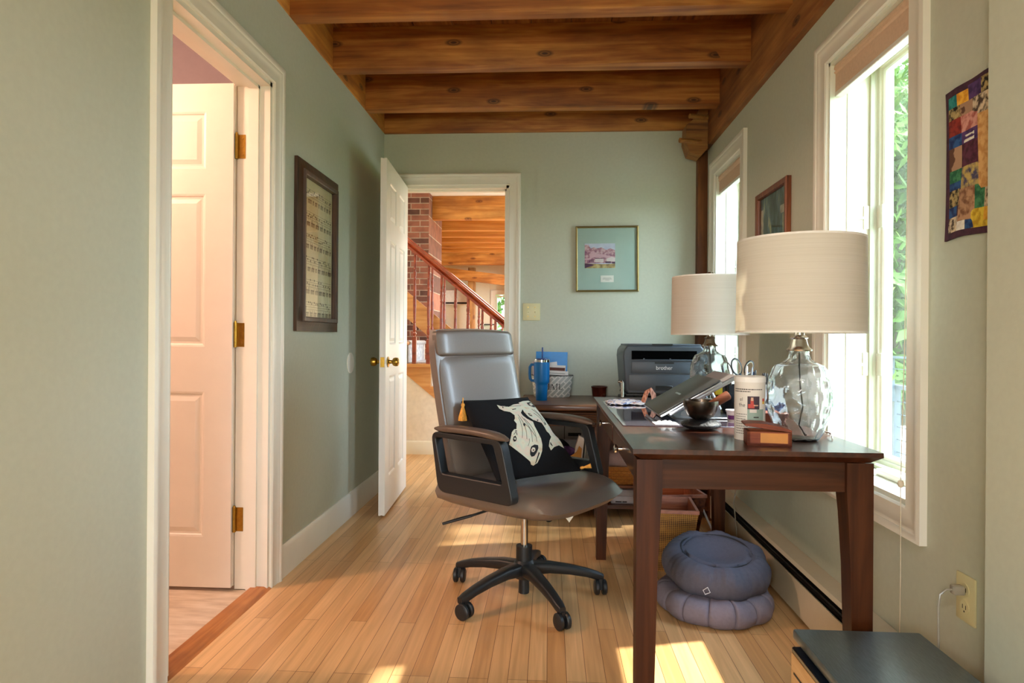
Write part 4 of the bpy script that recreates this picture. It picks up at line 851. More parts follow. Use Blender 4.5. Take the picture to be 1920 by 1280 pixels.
g = G(); g.box(-0.006, 0, -0.0355, 0.0355, -0.0575, 0.0575, bev=0.003); out('outlet_plate', g, M_ivory, s)
for dz in (-0.021, 0.021):
    g = G(); g.mi = 0; g.lathe([(0, 0), (0.0165, 0), (0.0165, 0.0025), (0, 0.0025)], seg=20); xf(g, Matrix.Translation((-0.0055, 0, dz)) @ Matrix.Rotation(R(-90), 4, 'Y'))
    g.mi = 1; g.box(-0.0085, -0.0078, -0.007, -0.005, dz - 0.004, dz + 0.006); g.box(-0.0085, -0.0078, 0.005, 0.007, dz - 0.004, dz + 0.006); g.box(-0.0085, -0.0078, -0.002, 0.002, dz - 0.012, dz - 0.008); out('socket', g, [M_ivory, M_ink], s)
g = G(); g.box(0.978, 1.004, 1.60, 1.622, 0.402, 0.424, bev=0.004); g.tube([(0.982, 1.611, 0.413), (0.965, 1.612, 0.412), (0.952, 1.613, 0.40), (0.948, 1.613, 0.37), (0.950, 1.614, 0.2), (0.953, 1.614, 0.02)], 0.0028, 8)
cordm = plain('translucent_cord', '#cfc8b8', 0.2, var=0.02, Transmission_Weight=0.5); tag(out('plug_cable', g, cordm), 'clear lamp plug and cord hanging down from the ivory outlet', 'cable')
g = G(); g.lathe([(0, 0), (0.058, 0), (0.058, 0.004), (0.05, 0.006), (0, 0.006)], seg=32); xf(g, Matrix.Translation((LX, 3.562, 0.868)) @ Matrix.Rotation(R(90), 4, 'Y')); tag(out('door_bumper', g, M_white), 'round white bumper disc on the left wall behind the open door', 'door bumper')

# ------------------------------------------------------------------ printer on its stand
M_prn = plain('charcoal_printer_plastic', '#454d56', 0.42, var=0.05, nscale=300, bmp=0.08)
M_prn2 = plain('dark_printer_plastic', '#14171a', 0.35)
ps = thing('printer_stand', 'black low printer stand with chrome posts on the brown cabinet', 'stand', (0.64, 3.92, CT))
g = G(); g.box(-0.20, 0.24, -0.17, 0.20, 0.0, 0.022, bev=0.003); out('stand_base', g, M_blackp, ps)
g = G(); g.box(-0.19, 0.23, -0.15, 0.19, 0.042, 0.054, bev=0.003); g.box(-0.12, -0.10, -0.12, 0.12, 0.02, 0.044); g.box(0.14, 0.16, -0.12, 0.12, 0.02, 0.044); out('stand_shelf', g, M_blackp, ps)
g = G(); g.cyl((-0.215, -0.17, 0.0), (-0.215, -0.17, 0.12), 0.010, seg=14); g.lathe([(0, 0.118), (0.013, 0.120), (0.014, 0.128), (0.008, 0.134), (0, 0.134)], (-0.22, -0.17, 0), 14); g.cyl((-0.22, -0.17, 0.126), (-0.24, -0.17, 0.128), 0.008, seg=10); out('post', g, M_chrome, ps)
pr = thing('printer', 'charcoal laser printer with paper slot on the back cabinet', 'printer', (0.665, 3.93, CT + 0.056)); pr.scale = (1, 1, 1.08)
g = G(); W2 = 0.232
body = [(-0.175, 0.012), (-0.19, 0.03), (-0.19, 0.225), (-0.178, 0.262), (0.19, 0.262), (0.19, 0.012)]
g.prism([(-W2 + 0.028, 0), (W2 - 0.028, 0), (W2 - 0.008, 0.02), (W2, 0.16), (W2 + 0.004, 0.20), (W2, 0.235), (W2 - 0.02, 0.26), (-W2 + 0.02, 0.26), (-W2, 0.235), (-W2 - 0.004, 0.20), (-W2, 0.16), (-W2 + 0.012, 0.02)], lambda a, b, q: (a, q, b), -0.175, 0.19); po = out('printer_body', g, M_prn, pr); bv = po.modifiers.new('bev', 'BEVEL'); bv.width = 0.008; bv.segments = 3; bv.limit_method = 'ANGLE'
g = G(); g.box(-W2 + 0.045, W2 - 0.045, -0.1775, -0.17, 0.185, 0.232); g.mi = 0; out('paper_slot', g, plain('slot_black', '#010101', 0.9, Specular_IOR_Level=0.05), pr)
g = G(); g.box(-W2 + 0.06, W2 - 0.06, -0.182, -0.174, 0.178, 0.186, bev=0.002, seg=1); g.box(-0.12, -0.112, -0.184, -0.176, 0.184, 0.192); g.box(0.03, 0.038, -0.184, -0.176, 0.184, 0.192); out('output_tray', g, M_prn, pr)
g = G(); g.box(-W2 + 0.045, W2 - 0.045, -0.180, -0.172, 0.112, 0.174, bev=0.003); g.mi = 1; g.box(-0.055, 0.055, -0.1815, -0.178, 0.163, 0.172); fp = out('front_panel', g, [M_prn, M_prn2], pr)
g = text_g('brother', 0.030); xf(g, Matrix.Translation((0.0, -0.1808, 0.14)) @ Matrix.Rotation(R(90), 4, 'X')); out('logo_text', g, plain('logo_white', '#e8e8e8', 0.5), fp, smooth=0)
g = G(); g.box(-W2 + 0.03, W2 - 0.03, -0.179, -0.172, 0.018, 0.104, bev=0.003); g.mi = 1; g.box(-0.05, 0.05, -0.1805, -0.176, 0.020, 0.046, bev=0.003, seg=1); out('paper_cassette', g, [M_prn, M_prn2], pr)
g = G(); g.box(-W2 + 0.02, W2 - 0.018, -0.172, 0.18, 0.258, 0.268, bev=0.006, seg=2); g.mi = 1; g.box(-0.07, 0.05, -0.176, -0.14, 0.262, 0.2695); out('scanner_lid', g, [M_prn, M_prn2], pr)

# ------------------------------------------------------------------ things on the back cabinet
M_blue = plain('glossy_blue_enamel', '#006cb0', 0.35, var=0.02)
mb = thing('mail_bucket', 'grey and white patterned oval tin marked MAIL', 'bucket', (0.02, 4.13, CT))
def pattern():
    m, nt, b = base('lattice_pattern_tin'); mp = coords(nt, (26, 26, 26), rot=(0, R(45), 0)); c = nd(nt, 'ShaderNodeTexBrick'); c.offset = 0.5; nt.links.new(mp.outputs[0], c.inputs['Vector'])
    mp2 = nd(nt, 'ShaderNodeMapping'); mp2.inputs['Rotation'].default_value = (R(90), 0, 0); nt.links.new(mp.outputs[0], mp2.inputs[0]); nt.links.new(mp2.outputs[0], c.inputs['Vector'])
    c.inputs['Scale'].default_value = 1.0; c.inputs['Brick Width'].default_value = 1.6; c.inputs['Row Height'].default_value = 0.62; c.inputs['Mortar Size'].default_value = 0.11
    c.inputs['Color1'].default_value = lin('#b4b7ae'); c.inputs['Color2'].default_value = lin('#c6c8c0'); c.inputs['Mortar'].default_value = lin('#ece9e0'); nt.links.new(c.outputs['Color'], b.inputs['Base Color']); b.inputs['Roughness'].default_value = 0.5; return m
def oval_tin(z): return 1 + 0.0
g = G(); P_ = [(0.112, 0.0), (0.116, 0.004), (0.133, 0.135), (0.135, 0.139), (0.131, 0.139), (0.113, 0.008), (0.0, 0.008)]
g.lathe([(0, 0)] + P_, seg=48, sy=0.58); out('bucket_body', g, pattern(), mb, smooth=50)
g = G(); g.lathe([(0.1345, 0.135), (0.1365, 0.138), (0.1345, 0.141), (0.131, 0.138)], seg=48, sy=0.58, close=True); out('rim_wire', g, plain('dark_rim', '#4a4a46', 0.4, 0.5), mb)
# letters M A I L with serifs, on the curved front
g = G()
def onb(a, b_, h=0.0008):
    r_ = 0.116 + (b_ - 0.004) / 0.131 * 0.017
    ang = -math.pi / 2 + a / r_ * 0.92; return (r_ * math.cos(ang) , (r_ * math.sin(ang)) * 0.58 - h, b_)
def stroke(p0, p1, w_):
    d = Vector((p1[0] - p0[0], p1[1] - p0[1])); n_ = Vector((-d.y, d.x)).normalized() * w_ / 2
    g.quad(onb(p0[0] - n_.x, p0[1] - n_.y), onb(p1[0] - n_.x, p1[1] - n_.y), onb(p1[0] + n_.x, p1[1] + n_.y), onb(p0[0] + n_.x, p0[1] + n_.y))
zl, zh = 0.052, 0.086
def ser(a, z_): stroke((a - 0.007, z_), (a + 0.007, z_), 0.0022)
for (a,) in ((-0.056,), (-0.022,)): stroke((a, zl), (a, zh), 0.004); ser(a, zl); ser(a, zh)
stroke((-0.056, zh), (-0.039, zl + 0.004), 0.005); stroke((-0.022, zh), (-0.039, zl + 0.004), 0.0025)
stroke((0.0, zh), (-0.013, zl), 0.0025); stroke((0.0, zh), (0.014, zl), 0.005); stroke((-0.008, zl + 0.012), (0.009, zl + 0.012), 0.002); ser(-0.013, zl); ser(0.014, zl)
stroke((0.032, zl), (0.032, zh), 0.005); ser(0.032, zl); ser(0.032, zh)
stroke((0.052, zl), (0.052, zh), 0.005); ser(0.052, zh); stroke((0.045, zl), (0.072, zl), 0.0025); stroke((0.071, zl), (0.073, zl + 0.011), 0.0025)
out('mail_lettering', g, M_ink, mb, weld=False, smooth=0)
def sheet(name, label, cat, x, y, z, w_, h_, t_, tilt, mats, group=None, roty=0, extra=None):
    g = G(); g.mi = 0; g.box(-w_ / 2, w_ / 2, -t_ / 2, t_ / 2, 0, h_, bev=0.0006, seg=1)
    if extra: extra(g, w_, h_, t_)
    return tag(out(name, g, mats, loc=(x, y, z), rot=(R(tilt), R(roty), 0)), label, cat, group)
sheet('binder', 'blue plastic folder standing at the back of the MAIL tin', 'folder', 0.012, 4.172, CT + 0.012, 0.205, 0.275, 0.010, -3, plain('bright_blue_folder', '#0a84cc', 0.4), roty=1)
sheet('envelope', 'white envelope tilted in the MAIL tin, in front of the blue folder', 'envelope', 0.0, 4.150, CT + 0.012, 0.15, 0.205, 0.003, -3, M_paper, roty=-7)
def stripe(g, w_, h_, t_): g.mi = 1; g.box(-w_ / 2 + 0.004, w_ / 2 - 0.004, -t_ / 2 - 0.0006, -t_ / 2, h_ - 0.035, h_ - 0.015)
sheet('envelope', 'white card with a brown stripe in the MAIL tin', 'envelope', 0.035, 4.137, CT + 0.012, 0.13, 0.19, 0.003, -2, [M_paper, plain('brown_stripe', '#5c2e20', 0.7)], roty=2, extra=stripe)
def lines(g, w_, h_, t_):
    g.mi = 1
    for i in range(2): g.box(-w_ / 2 + 0.02, w_ / 2 - 0.02, -t_ / 2 - 0.0005, -t_ / 2, h_ - 0.018 - i * 0.012, h_ - 0.0155 - i * 0.012)
sheet('letter', 'white letter with small print at the front of the MAIL tin', 'letter', 0.045, 4.122, CT + 0.012, 0.14, 0.155, 0.003, 0, [M_paper, M_ink], roty=3, extra=lines)
sheet('letter', 'pinkish letter poking out at the left of the MAIL tin', 'letter', -0.055, 4.13, CT + 0.012, 0.08, 0.215, 0.003, -2, plain('pinkish_paper', '#d8c4c0', 0.7), roty=-4)
tb = thing('travel_tumbler', 'tall blue insulated tumbler with handle and straw', 'tumbler', (-0.045, 3.88, CT))
g = G(); g.lathe([(0, 0), (0.032, 0), (0.034, 0.003), (0.037, 0.09), (0.0375, 0.098), (0.046, 0.108), (0.0475, 0.115), (0.0485, 0.232), (0.047, 0.233), (0.046, 0.23), (0, 0.23)], seg=36); out('cup_body', g, M_blue, tb)
g = G(); g.lathe([(0.0486, 0.231), (0.0486, 0.245), (0.046, 0.248), (0, 0.246)], seg=36); out('steel_rim', g, plain('polished_steel', '#c8c8c8', 0.12, 1.0, bmp=0), tb)
g = G(); g.lathe([(0, 0.246), (0.038, 0.246), (0.036, 0.253), (0.012, 0.255), (0, 0.255)], seg=24); g.lathe([(0.0, 0.0), (0.0045, 0.0), (0.0045, 0.085), (0.0, 0.085)], (0.004, 0, 0.235), 10); out('lid_and_straw', g, plain('deep_blue_plastic', '#0a3c82', 0.35), tb)
g = G(); g.tube([(-0.046, 0, 0.215), (-0.062, 0, 0.215), (-0.072, 0, 0.20), (-0.073, 0, 0.16), (-0.070, 0, 0.13), (-0.060, 0, 0.118), (-0.045, 0, 0.118)], 0.0085, 10); out('handle', g, M_blue, tb, smooth=60)
g = G(); g.lathe([(0, 0), (0.042, 0), (0.044, 0.004), (0.050, 0.055), (0.053, 0.060), (0.053, 0.066), (0.049, 0.068), (0.046, 0.06), (0.038, 0.01), (0, 0.008)], seg=32, fn=lambda a, z: 0.0007 * math.sin(a * 6))
tag(out('flower_pot', g, blobs('oxblood_glaze', [(0.35, '#3c1810'), (0.6, '#5a2418'), (0.78, '#8a7060')], 18, 0.25), loc=(0.325, 4.17, CT)), 'small dark reddish-brown glazed pot on the back cabinet', 'pot')

# ------------------------------------------------------------------ things on the desk
M_alu = plain('silver_aluminium', '#b9bdc2', 0.28, 0.9, var=0.02, bmp=0)
M_lap = plain('space_grey_lid', '#4a4a48', 0.42, 0.6, var=0.02, bmp=0)
# glossy clear desk mat
g = G(); g.box(0.232, 0.66, 2.02, 2.80, DT, DT + 0.0025, bev=0.001, seg=1)
tag(out('desk_mat', g, plain('glossy_clear_mat', '#5a5058', 0.06, var=0.02, bmp=0, coat=1.0)), 'large glossy mat lying on the dark desk top under the laptop', 'desk mat')
DM = DT + 0.0025
# laptop stand
ls = thing('laptop_stand', 'silver laptop stand with slotted upright on the glossy mat', 'stand', (0.50, 2.30, DM))
g = G(); g.box(-0.07, 0.13, -0.10, 0.13, 0, 0.006, bev=0.002, seg=1); out('stand_foot', g, M_alu, ls)
for yy in (-0.06, 0.08):
    g = G(); g.prism([(-0.045, 0.006), (0.09, 0.006), (0.09, 0.036), (0.06, 0.068), (0.035, 0.068), (-0.045, 0.018)], lambda a, b, q: (a, q, b), yy, yy + 0.008)
    g.cyl((0.09, yy + 0.004, 0.03), (0.058, yy + 0.004, 0.092), 0.006, seg=8); out('stand_arm', g, M_alu, ls)
tilt = Matrix.Rotation(R(-30), 4, 'Y')
Lm = Matrix.Translation((0.367, 2.12, 0.757)) @ Matrix.Rotation(R(-30), 4, 'Y')
lp = thing('laptop', 'closed dark grey laptop tilted up on the silver stand', 'laptop', (0.367, 2.12, 0.757)); lp.rotation_euler = (0, R(-30), 0)
g = G(); g.box(0, 0.228, 0, 0.325, 0, 0.0085, bev=0.003, seg=2); out('laptop_base', g, M_alu, lp)
g = G(); g.box(0.0, 0.228, 0, 0.325, 0.0095, 0.0155, bev=0.0025, seg=2); o = out('laptop_lid', g, M_lap, lp)
g = G(); g.box(0.105, 0.112, 0.12, 0.20, 0.0155, 0.0158); out('lid_logo', g, M_alu, o)
t2 = thing('laptop', 'lighter grey slab laptop lying under the dark grey laptop', 'laptop', (0.367, 2.12, 0.757)); t2.rotation_euler = (0, R(-30), 0)
g = G(); g.box(0.03, 0.285, 0.012, 0.30, -0.013, -0.001, bev=0.003, seg=2); out('laptop_base', g, M_alu, t2)
g = G(); g.box(0.236, 0.283, 0.02, 0.29, -0.0008, 0.001, bev=0.0004, seg=1); out('palm_rest', g, plain('taupe_grey_lid', '#7d746e', 0.5), t2)
t2.location = (0.367, 2.12, 0.757)
# singing bowl, cushion and striker
bx, by = 0.460, 1.972
g = G(); g.grid(40, 14, lambda u, v: (bx + (0.060 * math.sin(math.pi * v) ** 0.75) * math.cos(2 * math.pi * u) * (1 + 0.05 * math.sin(6 * math.pi * u + 1)), by + (0.057 * math.sin(math.pi * v) ** 0.75) * math.sin(2 * math.pi * u), DT + 0.016 - 0.016 * math.cos(math.pi * v) - 0.006 * (v > 0.5) * math.sin(math.pi * v) * 0.3), close_u=True)
tag(out('bowl_cushion', g, plain('black_crushed_satin', '#0d0d10', 0.55, var=0.4, nscale=90, bmp=1.0), smooth=70), 'small black satin cushion under the metal singing bowl', 'cushion')
g = G(); g.lathe([(0, 0), (0.020, 0.0), (0.037, 0.010), (0.048, 0.029), (0.0525, 0.050), (0.052, 0.058), (0.0485, 0.058), (0.048, 0.050), (0.044, 0.031), (0.032, 0.015), (0, 0.006)], seg=40)
tag(out('singing_bowl', g, plain('dark_bronze', '#4a4038', 0.25, 0.9, var=0.2, nscale=60), loc=(bx, by, DT + 0.030), smooth=60), 'dark metal singing bowl on a black cushion at the front of the desk', 'bowl')
g = G(); a0, a1 = Vector((bx + 0.012, by + 0.010, DT + 0.060)), Vector((bx + 0.088, by + 0.020, DT + 0.104)); dd = (a1 - a0)
g.tube([a0, a0 + dd * 0.03, a0 + dd * 0.5, a0 + dd * 0.97, a1], [0.010, 0.012, 0.0135, 0.0145, 0.013], 16); tag(out('bowl_striker', g, wood('striker_wood', '#3c1c0c', '#5a2e18', '#744028', 0, 0.6, False, 3.0, spec=0.15)), 'thick wooden striker resting in the singing bowl', 'striker')
# white tube tin with pictures
tn = thing('printed_tin', 'tall white cylindrical tin with photos and small print', 'tin', (0.5535, 1.802, DT)); TR = 0.0405
g = G(); g.lathe([(0, 0), (TR, 0), (TR, 0.158), (TR, 0.1585), (0, 0.1585)], seg=40); out('tin_body', g, plain('tin_label_white', '#dcd6ce', 0.6, var=0.01), tn)
g = G(); g.lathe([(0, 0.1575), (TR + 0.0008, 0.1575), (TR + 0.0008, 0.171), (TR - 0.003, 0.1735), (0, 0.1725)], seg=40); out('tin_lid', g, plain('tin_lid_white', '#ebe8e4', 0.5), tn)
def ontin(a, z_, h=0.0004):
    th = math.atan2(-1.80, -0.553) + a / TR; return ((TR + h) * math.cos(th), (TR + h) * math.sin(th), z_)
def tpatch(a0, a1, z0, z1, mi, h=0.0004):
    g.mi = mi; g.grid(8, 3, lambda u, v: ontin(a0 + (a1 - a0) * u, z0 + (z1 - z0) * v, h))
g = G()
tpatch(-0.006, 0.026, 0.085, 0.120, 0); tpatch(-0.006, 0.040, 0.043, 0.085, 1)
tpatch(0.002, 0.010, 0.098, 0.112, 2, 0.0006); tpatch(0.003, 0.009, 0.108, 0.117, 5, 0.0008); tpatch(-0.004, 0.012, 0.088, 0.099, 2, 0.0006); tpatch(0.010, 0.022, 0.094, 0.097, 5, 0.0008)
tpatch(0.000, 0.018, 0.076, 0.085, 6, 0.0006); tpatch(0.010, 0.024, 0.062, 0.065, 3, 0.0006)
tpatch(0.036, 0.044, 0.106, 0.114, 2, 0.0006); tpatch(0.036, 0.044, 0.099, 0.106, 4, 0.0006)
rr_ = random.Random(5)
for i, zz in enumerate((0.137, 0.131)):
    a = -0.045
    while a < (0.035 if i == 0 else 0.0): w_ = rr_.choice([0.002, 0.003, 0.004]); tpatch(a, a + w_, zz, zz + 0.0028, 3, 0.0005); a += w_ + 0.0012
for i in range(9):
    a = -0.040
    while a < -0.010: w_ = rr_.choice([0.003, 0.0045, 0.006]); tpatch(a, a + w_, 0.070 - i * 0.0065, 0.0715 - i * 0.0065, 3, 0.0005); a += w_ + 0.0014
out('tin_print', g, [plain('print_plum', '#3a2c38', 0.7), plain('print_grey_green', '#8ea096', 0.7), plain('print_red', '#b8443c', 0.7), M_ink, plain('print_yellow', '#d9b23c', 0.7), plain('print_skin', '#c9a088', 0.7), plain('print_pale', '#cfc6c0', 0.7)], tn, weld=False, smooth=60)
g = G()
def ccw(ch_, a, z_, s_=0.008):
    q = {'t': [((.3, 0), (.3, 1.2)), ((0, .8), (.6, .8))], 'h': [((0, 0), (0, 1.3)), ((0, .7), (.5, .7)), ((.5, .7), (.5, 0))], 'e': [((0, .4), (.5, .4)), ((.5, .4), (.45, .75)), ((.45, .75), (.05, .75)), ((.05, .75), (0, .1)), ((0, .1), (.5, 0))], 'a': [((.5, .8), (.5, 0)), ((.5, .8), (.05, .7)), ((.05, .7), (.05, .1)), ((.05, .1), (.5, 0))], 'l': [((.1, 0), (.1, 1.3))]}[ch_]
    for p0, p1 in q:
        d = Vector((p1[0] - p0[0], p1[1] - p0[1])); n_ = Vector((-d.y, d.x)).normalized() * 0.07
        g.quad(*[ontin(a + x_ * s_, z_ + y_ * s_, 0.0006) for x_, y_ in ((p0[0] - n_.x, p0[1] - n_.y), (p1[0] - n_.x, p1[1] - n_.y), (p1[0] + n_.x, p1[1] + n_.y), (p0[0] + n_.x, p0[1] + n_.y))])
for i, c_2 in enumerate('the'): ccw(c_2, -0.030 + i * 0.0068, 0.091)
for i, c_2 in enumerate('al'): ccw(c_2, -0.026 + i * 0.006, 0.107, 0.007)
out('tin_lettering', g, M_ink, tn, weld=False, smooth=0)
# hinged wooden box
wbx = thing('wooden_trinket_box', 'small reddish wooden box with half-open lid and orange side panel', 'box', (0.572, 1.715, DT), R(-9))
M_box = wood('reddish_box_wood', '#4a1c0a', '#743114', '#904820', 0, 0.45, False, 3.0, spec=0.25)
g = G(); w_, d_, h_ = 0.108, 0.070, 0.036
g.box(-w_ / 2, w_ / 2, -d_ / 2, d_ / 2, 0, 0.006); g.box(-w_ / 2, -w_ / 2 + 0.007, -d_ / 2, d_ / 2, 0, h_); g.box(w_ / 2 - 0.007, w_ / 2, -d_ / 2, d_ / 2, 0, h_); g.box(-w_ / 2, w_ / 2, -d_ / 2, -d_ / 2 + 0.007, 0, h_); g.box(-w_ / 2, w_ / 2, d_ / 2 - 0.007, d_ / 2, 0, h_); out('box_body', g, M_box, wbx)
g = G(); g.box(-0.022, 0.044, -d_ / 2 - 0.0012, -d_ / 2, 0.008, h_ - 0.003); out('side_panel', g, plain('honey_wood_inlay', '#c07a22', 0.45, var=0.08), wbx)
g = G(); g.prism([(0, 0), (0.114, 0), (0.114, 0.005), (0.085, 0.010), (0.05, 0.012), (0.02, 0.009), (0, 0.005)], lambda a, b, q: (a, q, b), -0.037, 0.037); o = out('box_lid', g, M_box, wbx); o.location = (-0.060, 0.0, h_ + 0.0145); o.rotation_euler = (0, R(7), 0)
# folded cloth with blue pattern
cl = blobs('blue_white_print_cloth', [(0.42, '#e8e6e4'), (0.52, '#dfe3ea'), (0.56, '#4a6cb0'), (0.62, '#e6e2de'), (0.7, '#b8938a')], 34, 0.85)
g = G(); rs = random.Random(11)
def clothf(u, v): return (0.245 + 0.15 * u + 0.006 * math.sin(v * 17), 2.62 + 0.14 * v + 0.008 * math.sin(u * 13), DM + 0.004 + 0.013 * (math.sin(math.pi * u) * math.sin(math.pi * v)) ** 0.5 + 0.003 * abs(math.sin(u * 19 + v * 9)))
g.grid(30, 20, clothf); tag(out('folded_cloth', g, cl, solid=0.003, smooth=80), 'crumpled white and blue patterned cloth at the far left of the desk', 'cloth')
g = G(); g.tube([(0.385, 2.66, DM + 0.006), (0.395, 2.67, DM + 0.03), (0.405, 2.68, DM + 0.052), (0.420, 2.68, DM + 0.060), (0.432, 2.68, DM + 0.040), (0.436, 2.68, DM + 0.010)], 0.012, 8, flat=0.22); tag(out('ribbon_strap', g, blobs('copper_striped_strap', [(0.4, '#8a5038'), (0.6, '#c9937a')], 60, 0.6, (3, 1, 1)), smooth=60), 'copper-pink folded strap arching beside the patterned cloth', 'strap')
# crumpled clear plastic near laptop edge
g = G(); g.grid(16, 16, lambda u, v: (0.335 + 0.075 * u, 2.035 + 0.07 * v, DM + 0.002 + 0.012 * abs(math.sin(u * 9 + v * 4) * math.sin(v * 8 - u * 3)) * math.sin(math.pi * u) * math.sin(math.pi * v)))
tag(out('tissue', g, plain('crumpled_tissue_white', '#e4e2e2', 0.6), solid=0.001, smooth=0), 'crumpled white tissue under the low edge of the tilted laptop', 'tissue')
# pen organiser and contents
po_ = thing('pen_organizer', 'black mesh pen organizer behind the printed tin', 'organizer', (0.742, 2.43, DT))
g = G()
for (a0, a1, b0, b1, hh) in ((-0.085, -0.005, -0.04, 0.04, 0.105), (0.002, 0.066, -0.04, 0.04, 0.090)):
    g.box(a0, a1, b0, b1, 0, 0.003); g.box(a0, a0 + 0.002, b0, b1, 0, hh); g.box(a1 - 0.002, a1, b0, b1, 0, hh); g.box(a0, a1, b0, b0 + 0.002, 0, hh); g.box(a0, a1, b1 - 0.002, b1, 0, hh)
out('organizer_tray', g, M_blackp, po_)
pc = [('#e6e6e2', 'white'), ('#1c50b8', 'blue'), ('#202124', 'black'), ('#2a6a9a', 'teal blue'), ('#8a8c90', 'grey'), ('#1a1a1e', 'black'), ('#d8dadc', 'silver'), ('#1b1c20', 'black'), ('#23345c', 'navy'), ('#303236', 'dark grey'), ('#1d1e20', 'black'), ('#6c7076', 'grey')]
spots = [(-0.022, -0.02, 0.172, 3, 'highlighter pen standing beside the scissors'), (-0.012, 0.01, 0.150, 4, 'pen standing right of the scissors'), (-0.072, -0.01, 0.175, -9, 'marker leaning left of the scissors'), (-0.03, 0.02, 0.150, 2, 'pen low behind the scissors'), (-0.010, -0.025, 0.168, 5, 'slim pen right of the scissors'),
  (0.018, 0.0, 0.157, 6, 'pen at the left edge of the right compartment'), (0.03, 0.02, 0.152, -8, 'pen leaning left in the right compartment'), (0.045, -0.02, 0.15, 10, 'pen in the right compartment of the organizer'), (0.058, 0.015, 0.15, -5, 'pen in the right compartment of the organizer'), (0.070, -0.01, 0.146, 8, 'pen in the right compartment of the organizer'), (0.082, 0.02, 0.144, 3, 'pen at the right end of the organizer'), (0.090, -0.02, 0.142, 6, 'pen at the right end of the organizer')]
for i, ((hx, cn), (a, b_, L_, tl, ds)) in enumerate(zip(pc, spots)):
    g = G(); g.cyl((0, 0, 0), (0, 0, L_ - 0.012), 0.0046, seg=8); g.cyl((0, 0, L_ - 0.012), (0, 0, L_), 0.0046, 0.003, seg=8)
    tag(out('pen', g, plain('pen_' + cn.replace(' ', '_') + str(i % 3), hx, 0.35), loc=(0.742 + (a if a < 0.01 else a * 0.68 - 0.004), 2.43 + b_, DT + 0.004), rot=(0, R(tl), 0)), cn + ' ' + ds, 'pen', 'pens in the organizer')
sc = thing('scissors', 'scissors with black and pale grey loop handles in the pen organizer', 'scissors', (0.715, 2.42, DT + 0.02)); sc.rotation_euler = (0, 0, R(8))
for s_, r_, cz in ((-1, 0.030, 0.152), (1, 0.026, 0.148)):
    def loop(k, rr): return [(s_ * (0.022 if s_ < 0 else 0.026) + rr * 0.62 * math.cos(t_) + s_ * 0.006 * math.sin(t_), 0, cz + rr * math.sin(t_)) for t_ in [q * 2 * math.pi / k for q in range(k)]]
    g = G(); g.tube(loop(24, r_), 0.0030, 8, closed=True); g.tube([(s_ * 0.012, 0, cz - 0.024), (s_ * 0.004, 0, 0.10), (0, 0, 0.08)], [0.004, 0.005, 0.004], 8); hd = out('handle', g, M_blackp, sc)
    g = G(); g.tube(loop(24, r_ - 0.0035), 0.0024, 8, closed=True); out('grip_lining', g, plain('pale_grey_rubber', '#b8b6a6', 0.6), hd)
g = G(); g.prism([(-0.007, 0.09), (0.007, 0.09), (0.001, 0.0), (-0.001, 0.0)], lambda a, b, q: (a, q, b), -0.0012, 0.0012); out('blade', g, M_chrome, sc)
# white open box, blue pouch, brown box, cup, yellow pad, dark pouch, magnifier
g = G(); g.box(0.705, 0.845, 2.24, 2.35, DT, DT + 0.004); 
for bb in ((0.705, 0.708, 2.24, 2.35), (0.842, 0.845, 2.24, 2.35), (0.705, 0.845, 2.24, 2.243), (0.705, 0.845, 2.347, 2.35)): g.box(*bb, DT, DT + 0.112)
g = G(); ob = [(0.705, 0.708, 2.24, 2.35), (0.802, 0.805, 2.24, 2.35), (0.705, 0.805, 2.24, 2.243), (0.705, 0.805, 2.347, 2.35)]
g.box(0.705, 0.805, 2.24, 2.35, DT, DT + 0.004)
for bb in ob: g.box(*bb, DT, DT + 0.112)
tag(out('paper_box', g, M_paper), 'plain white open box beside the near lamp, in front of the pens', 'box')
for i, (a, b_, L_, hx, lb) in enumerate(((0.728, 2.29, 0.128, '#1d2330', 'stubby navy-black marker, leftmost in the white open box'), (0.746, 2.31, 0.134, '#3a3f46', 'dark grey marker standing in the white open box'), (0.766, 2.28, 0.126, '#16181c', 'short black marker in the white open box'), (0.786, 2.30, 0.130, '#54606e', 'slate marker, rightmost in the white open box'))):
    g = G(); g.cyl((0, 0, 0), (0, 0, L_ * 0.7), 0.0065, seg=10); g.cyl((0, 0, L_ * 0.7), (0, 0, L_), 0.0075, 0.0068, seg=10)
    tag(out('marker_pen', g, plain('marker_%d' % i, hx, 0.35), loc=(a, b_, DT + 0.0045), rot=(0, R((-1) ** i * 3), 0)), lb, 'pen', 'markers in the white box')
g = G(); g.grid(14, 10, lambda u, v: (0.672 + 0.10 * u, 2.165 + 0.05 * math.sin(math.pi * v), DT + 0.001 + 0.062 * v + 0.006 * math.sin(u * 12))); tag(out('cloth_pouch', g, blobs('blue_floral_cloth', [(0.4, '#1e2f6a'), (0.5, '#3f62a8'), (0.62, '#dfe2ea')], 60), solid=0.004, smooth=70), 'blue patterned cloth pouch in front of the white open box', 'pouch')
g = G(); g.box(0.645, 0.735, 2.03, 2.10, DT, DT + 0.046, bev=0.002, seg=1); tag(out('small_box', g, plain('brick_brown_box', '#7a4030', 0.5)), 'brick-brown small box between the printed tin and the near lamp', 'box')
cupt = thing('paper_cup', 'small white tub with purple print left of the printed tin', 'cup', (0.615, 2.175, DT))
g = G(); g.lathe([(0, 0), (0.019, 0), (0.023, 0.032), (0.026, 0.034), (0.026, 0.039), (0, 0.04)], seg=24); out('tub', g, plain('tub_white', '#e2d6d2', 0.5), cupt)
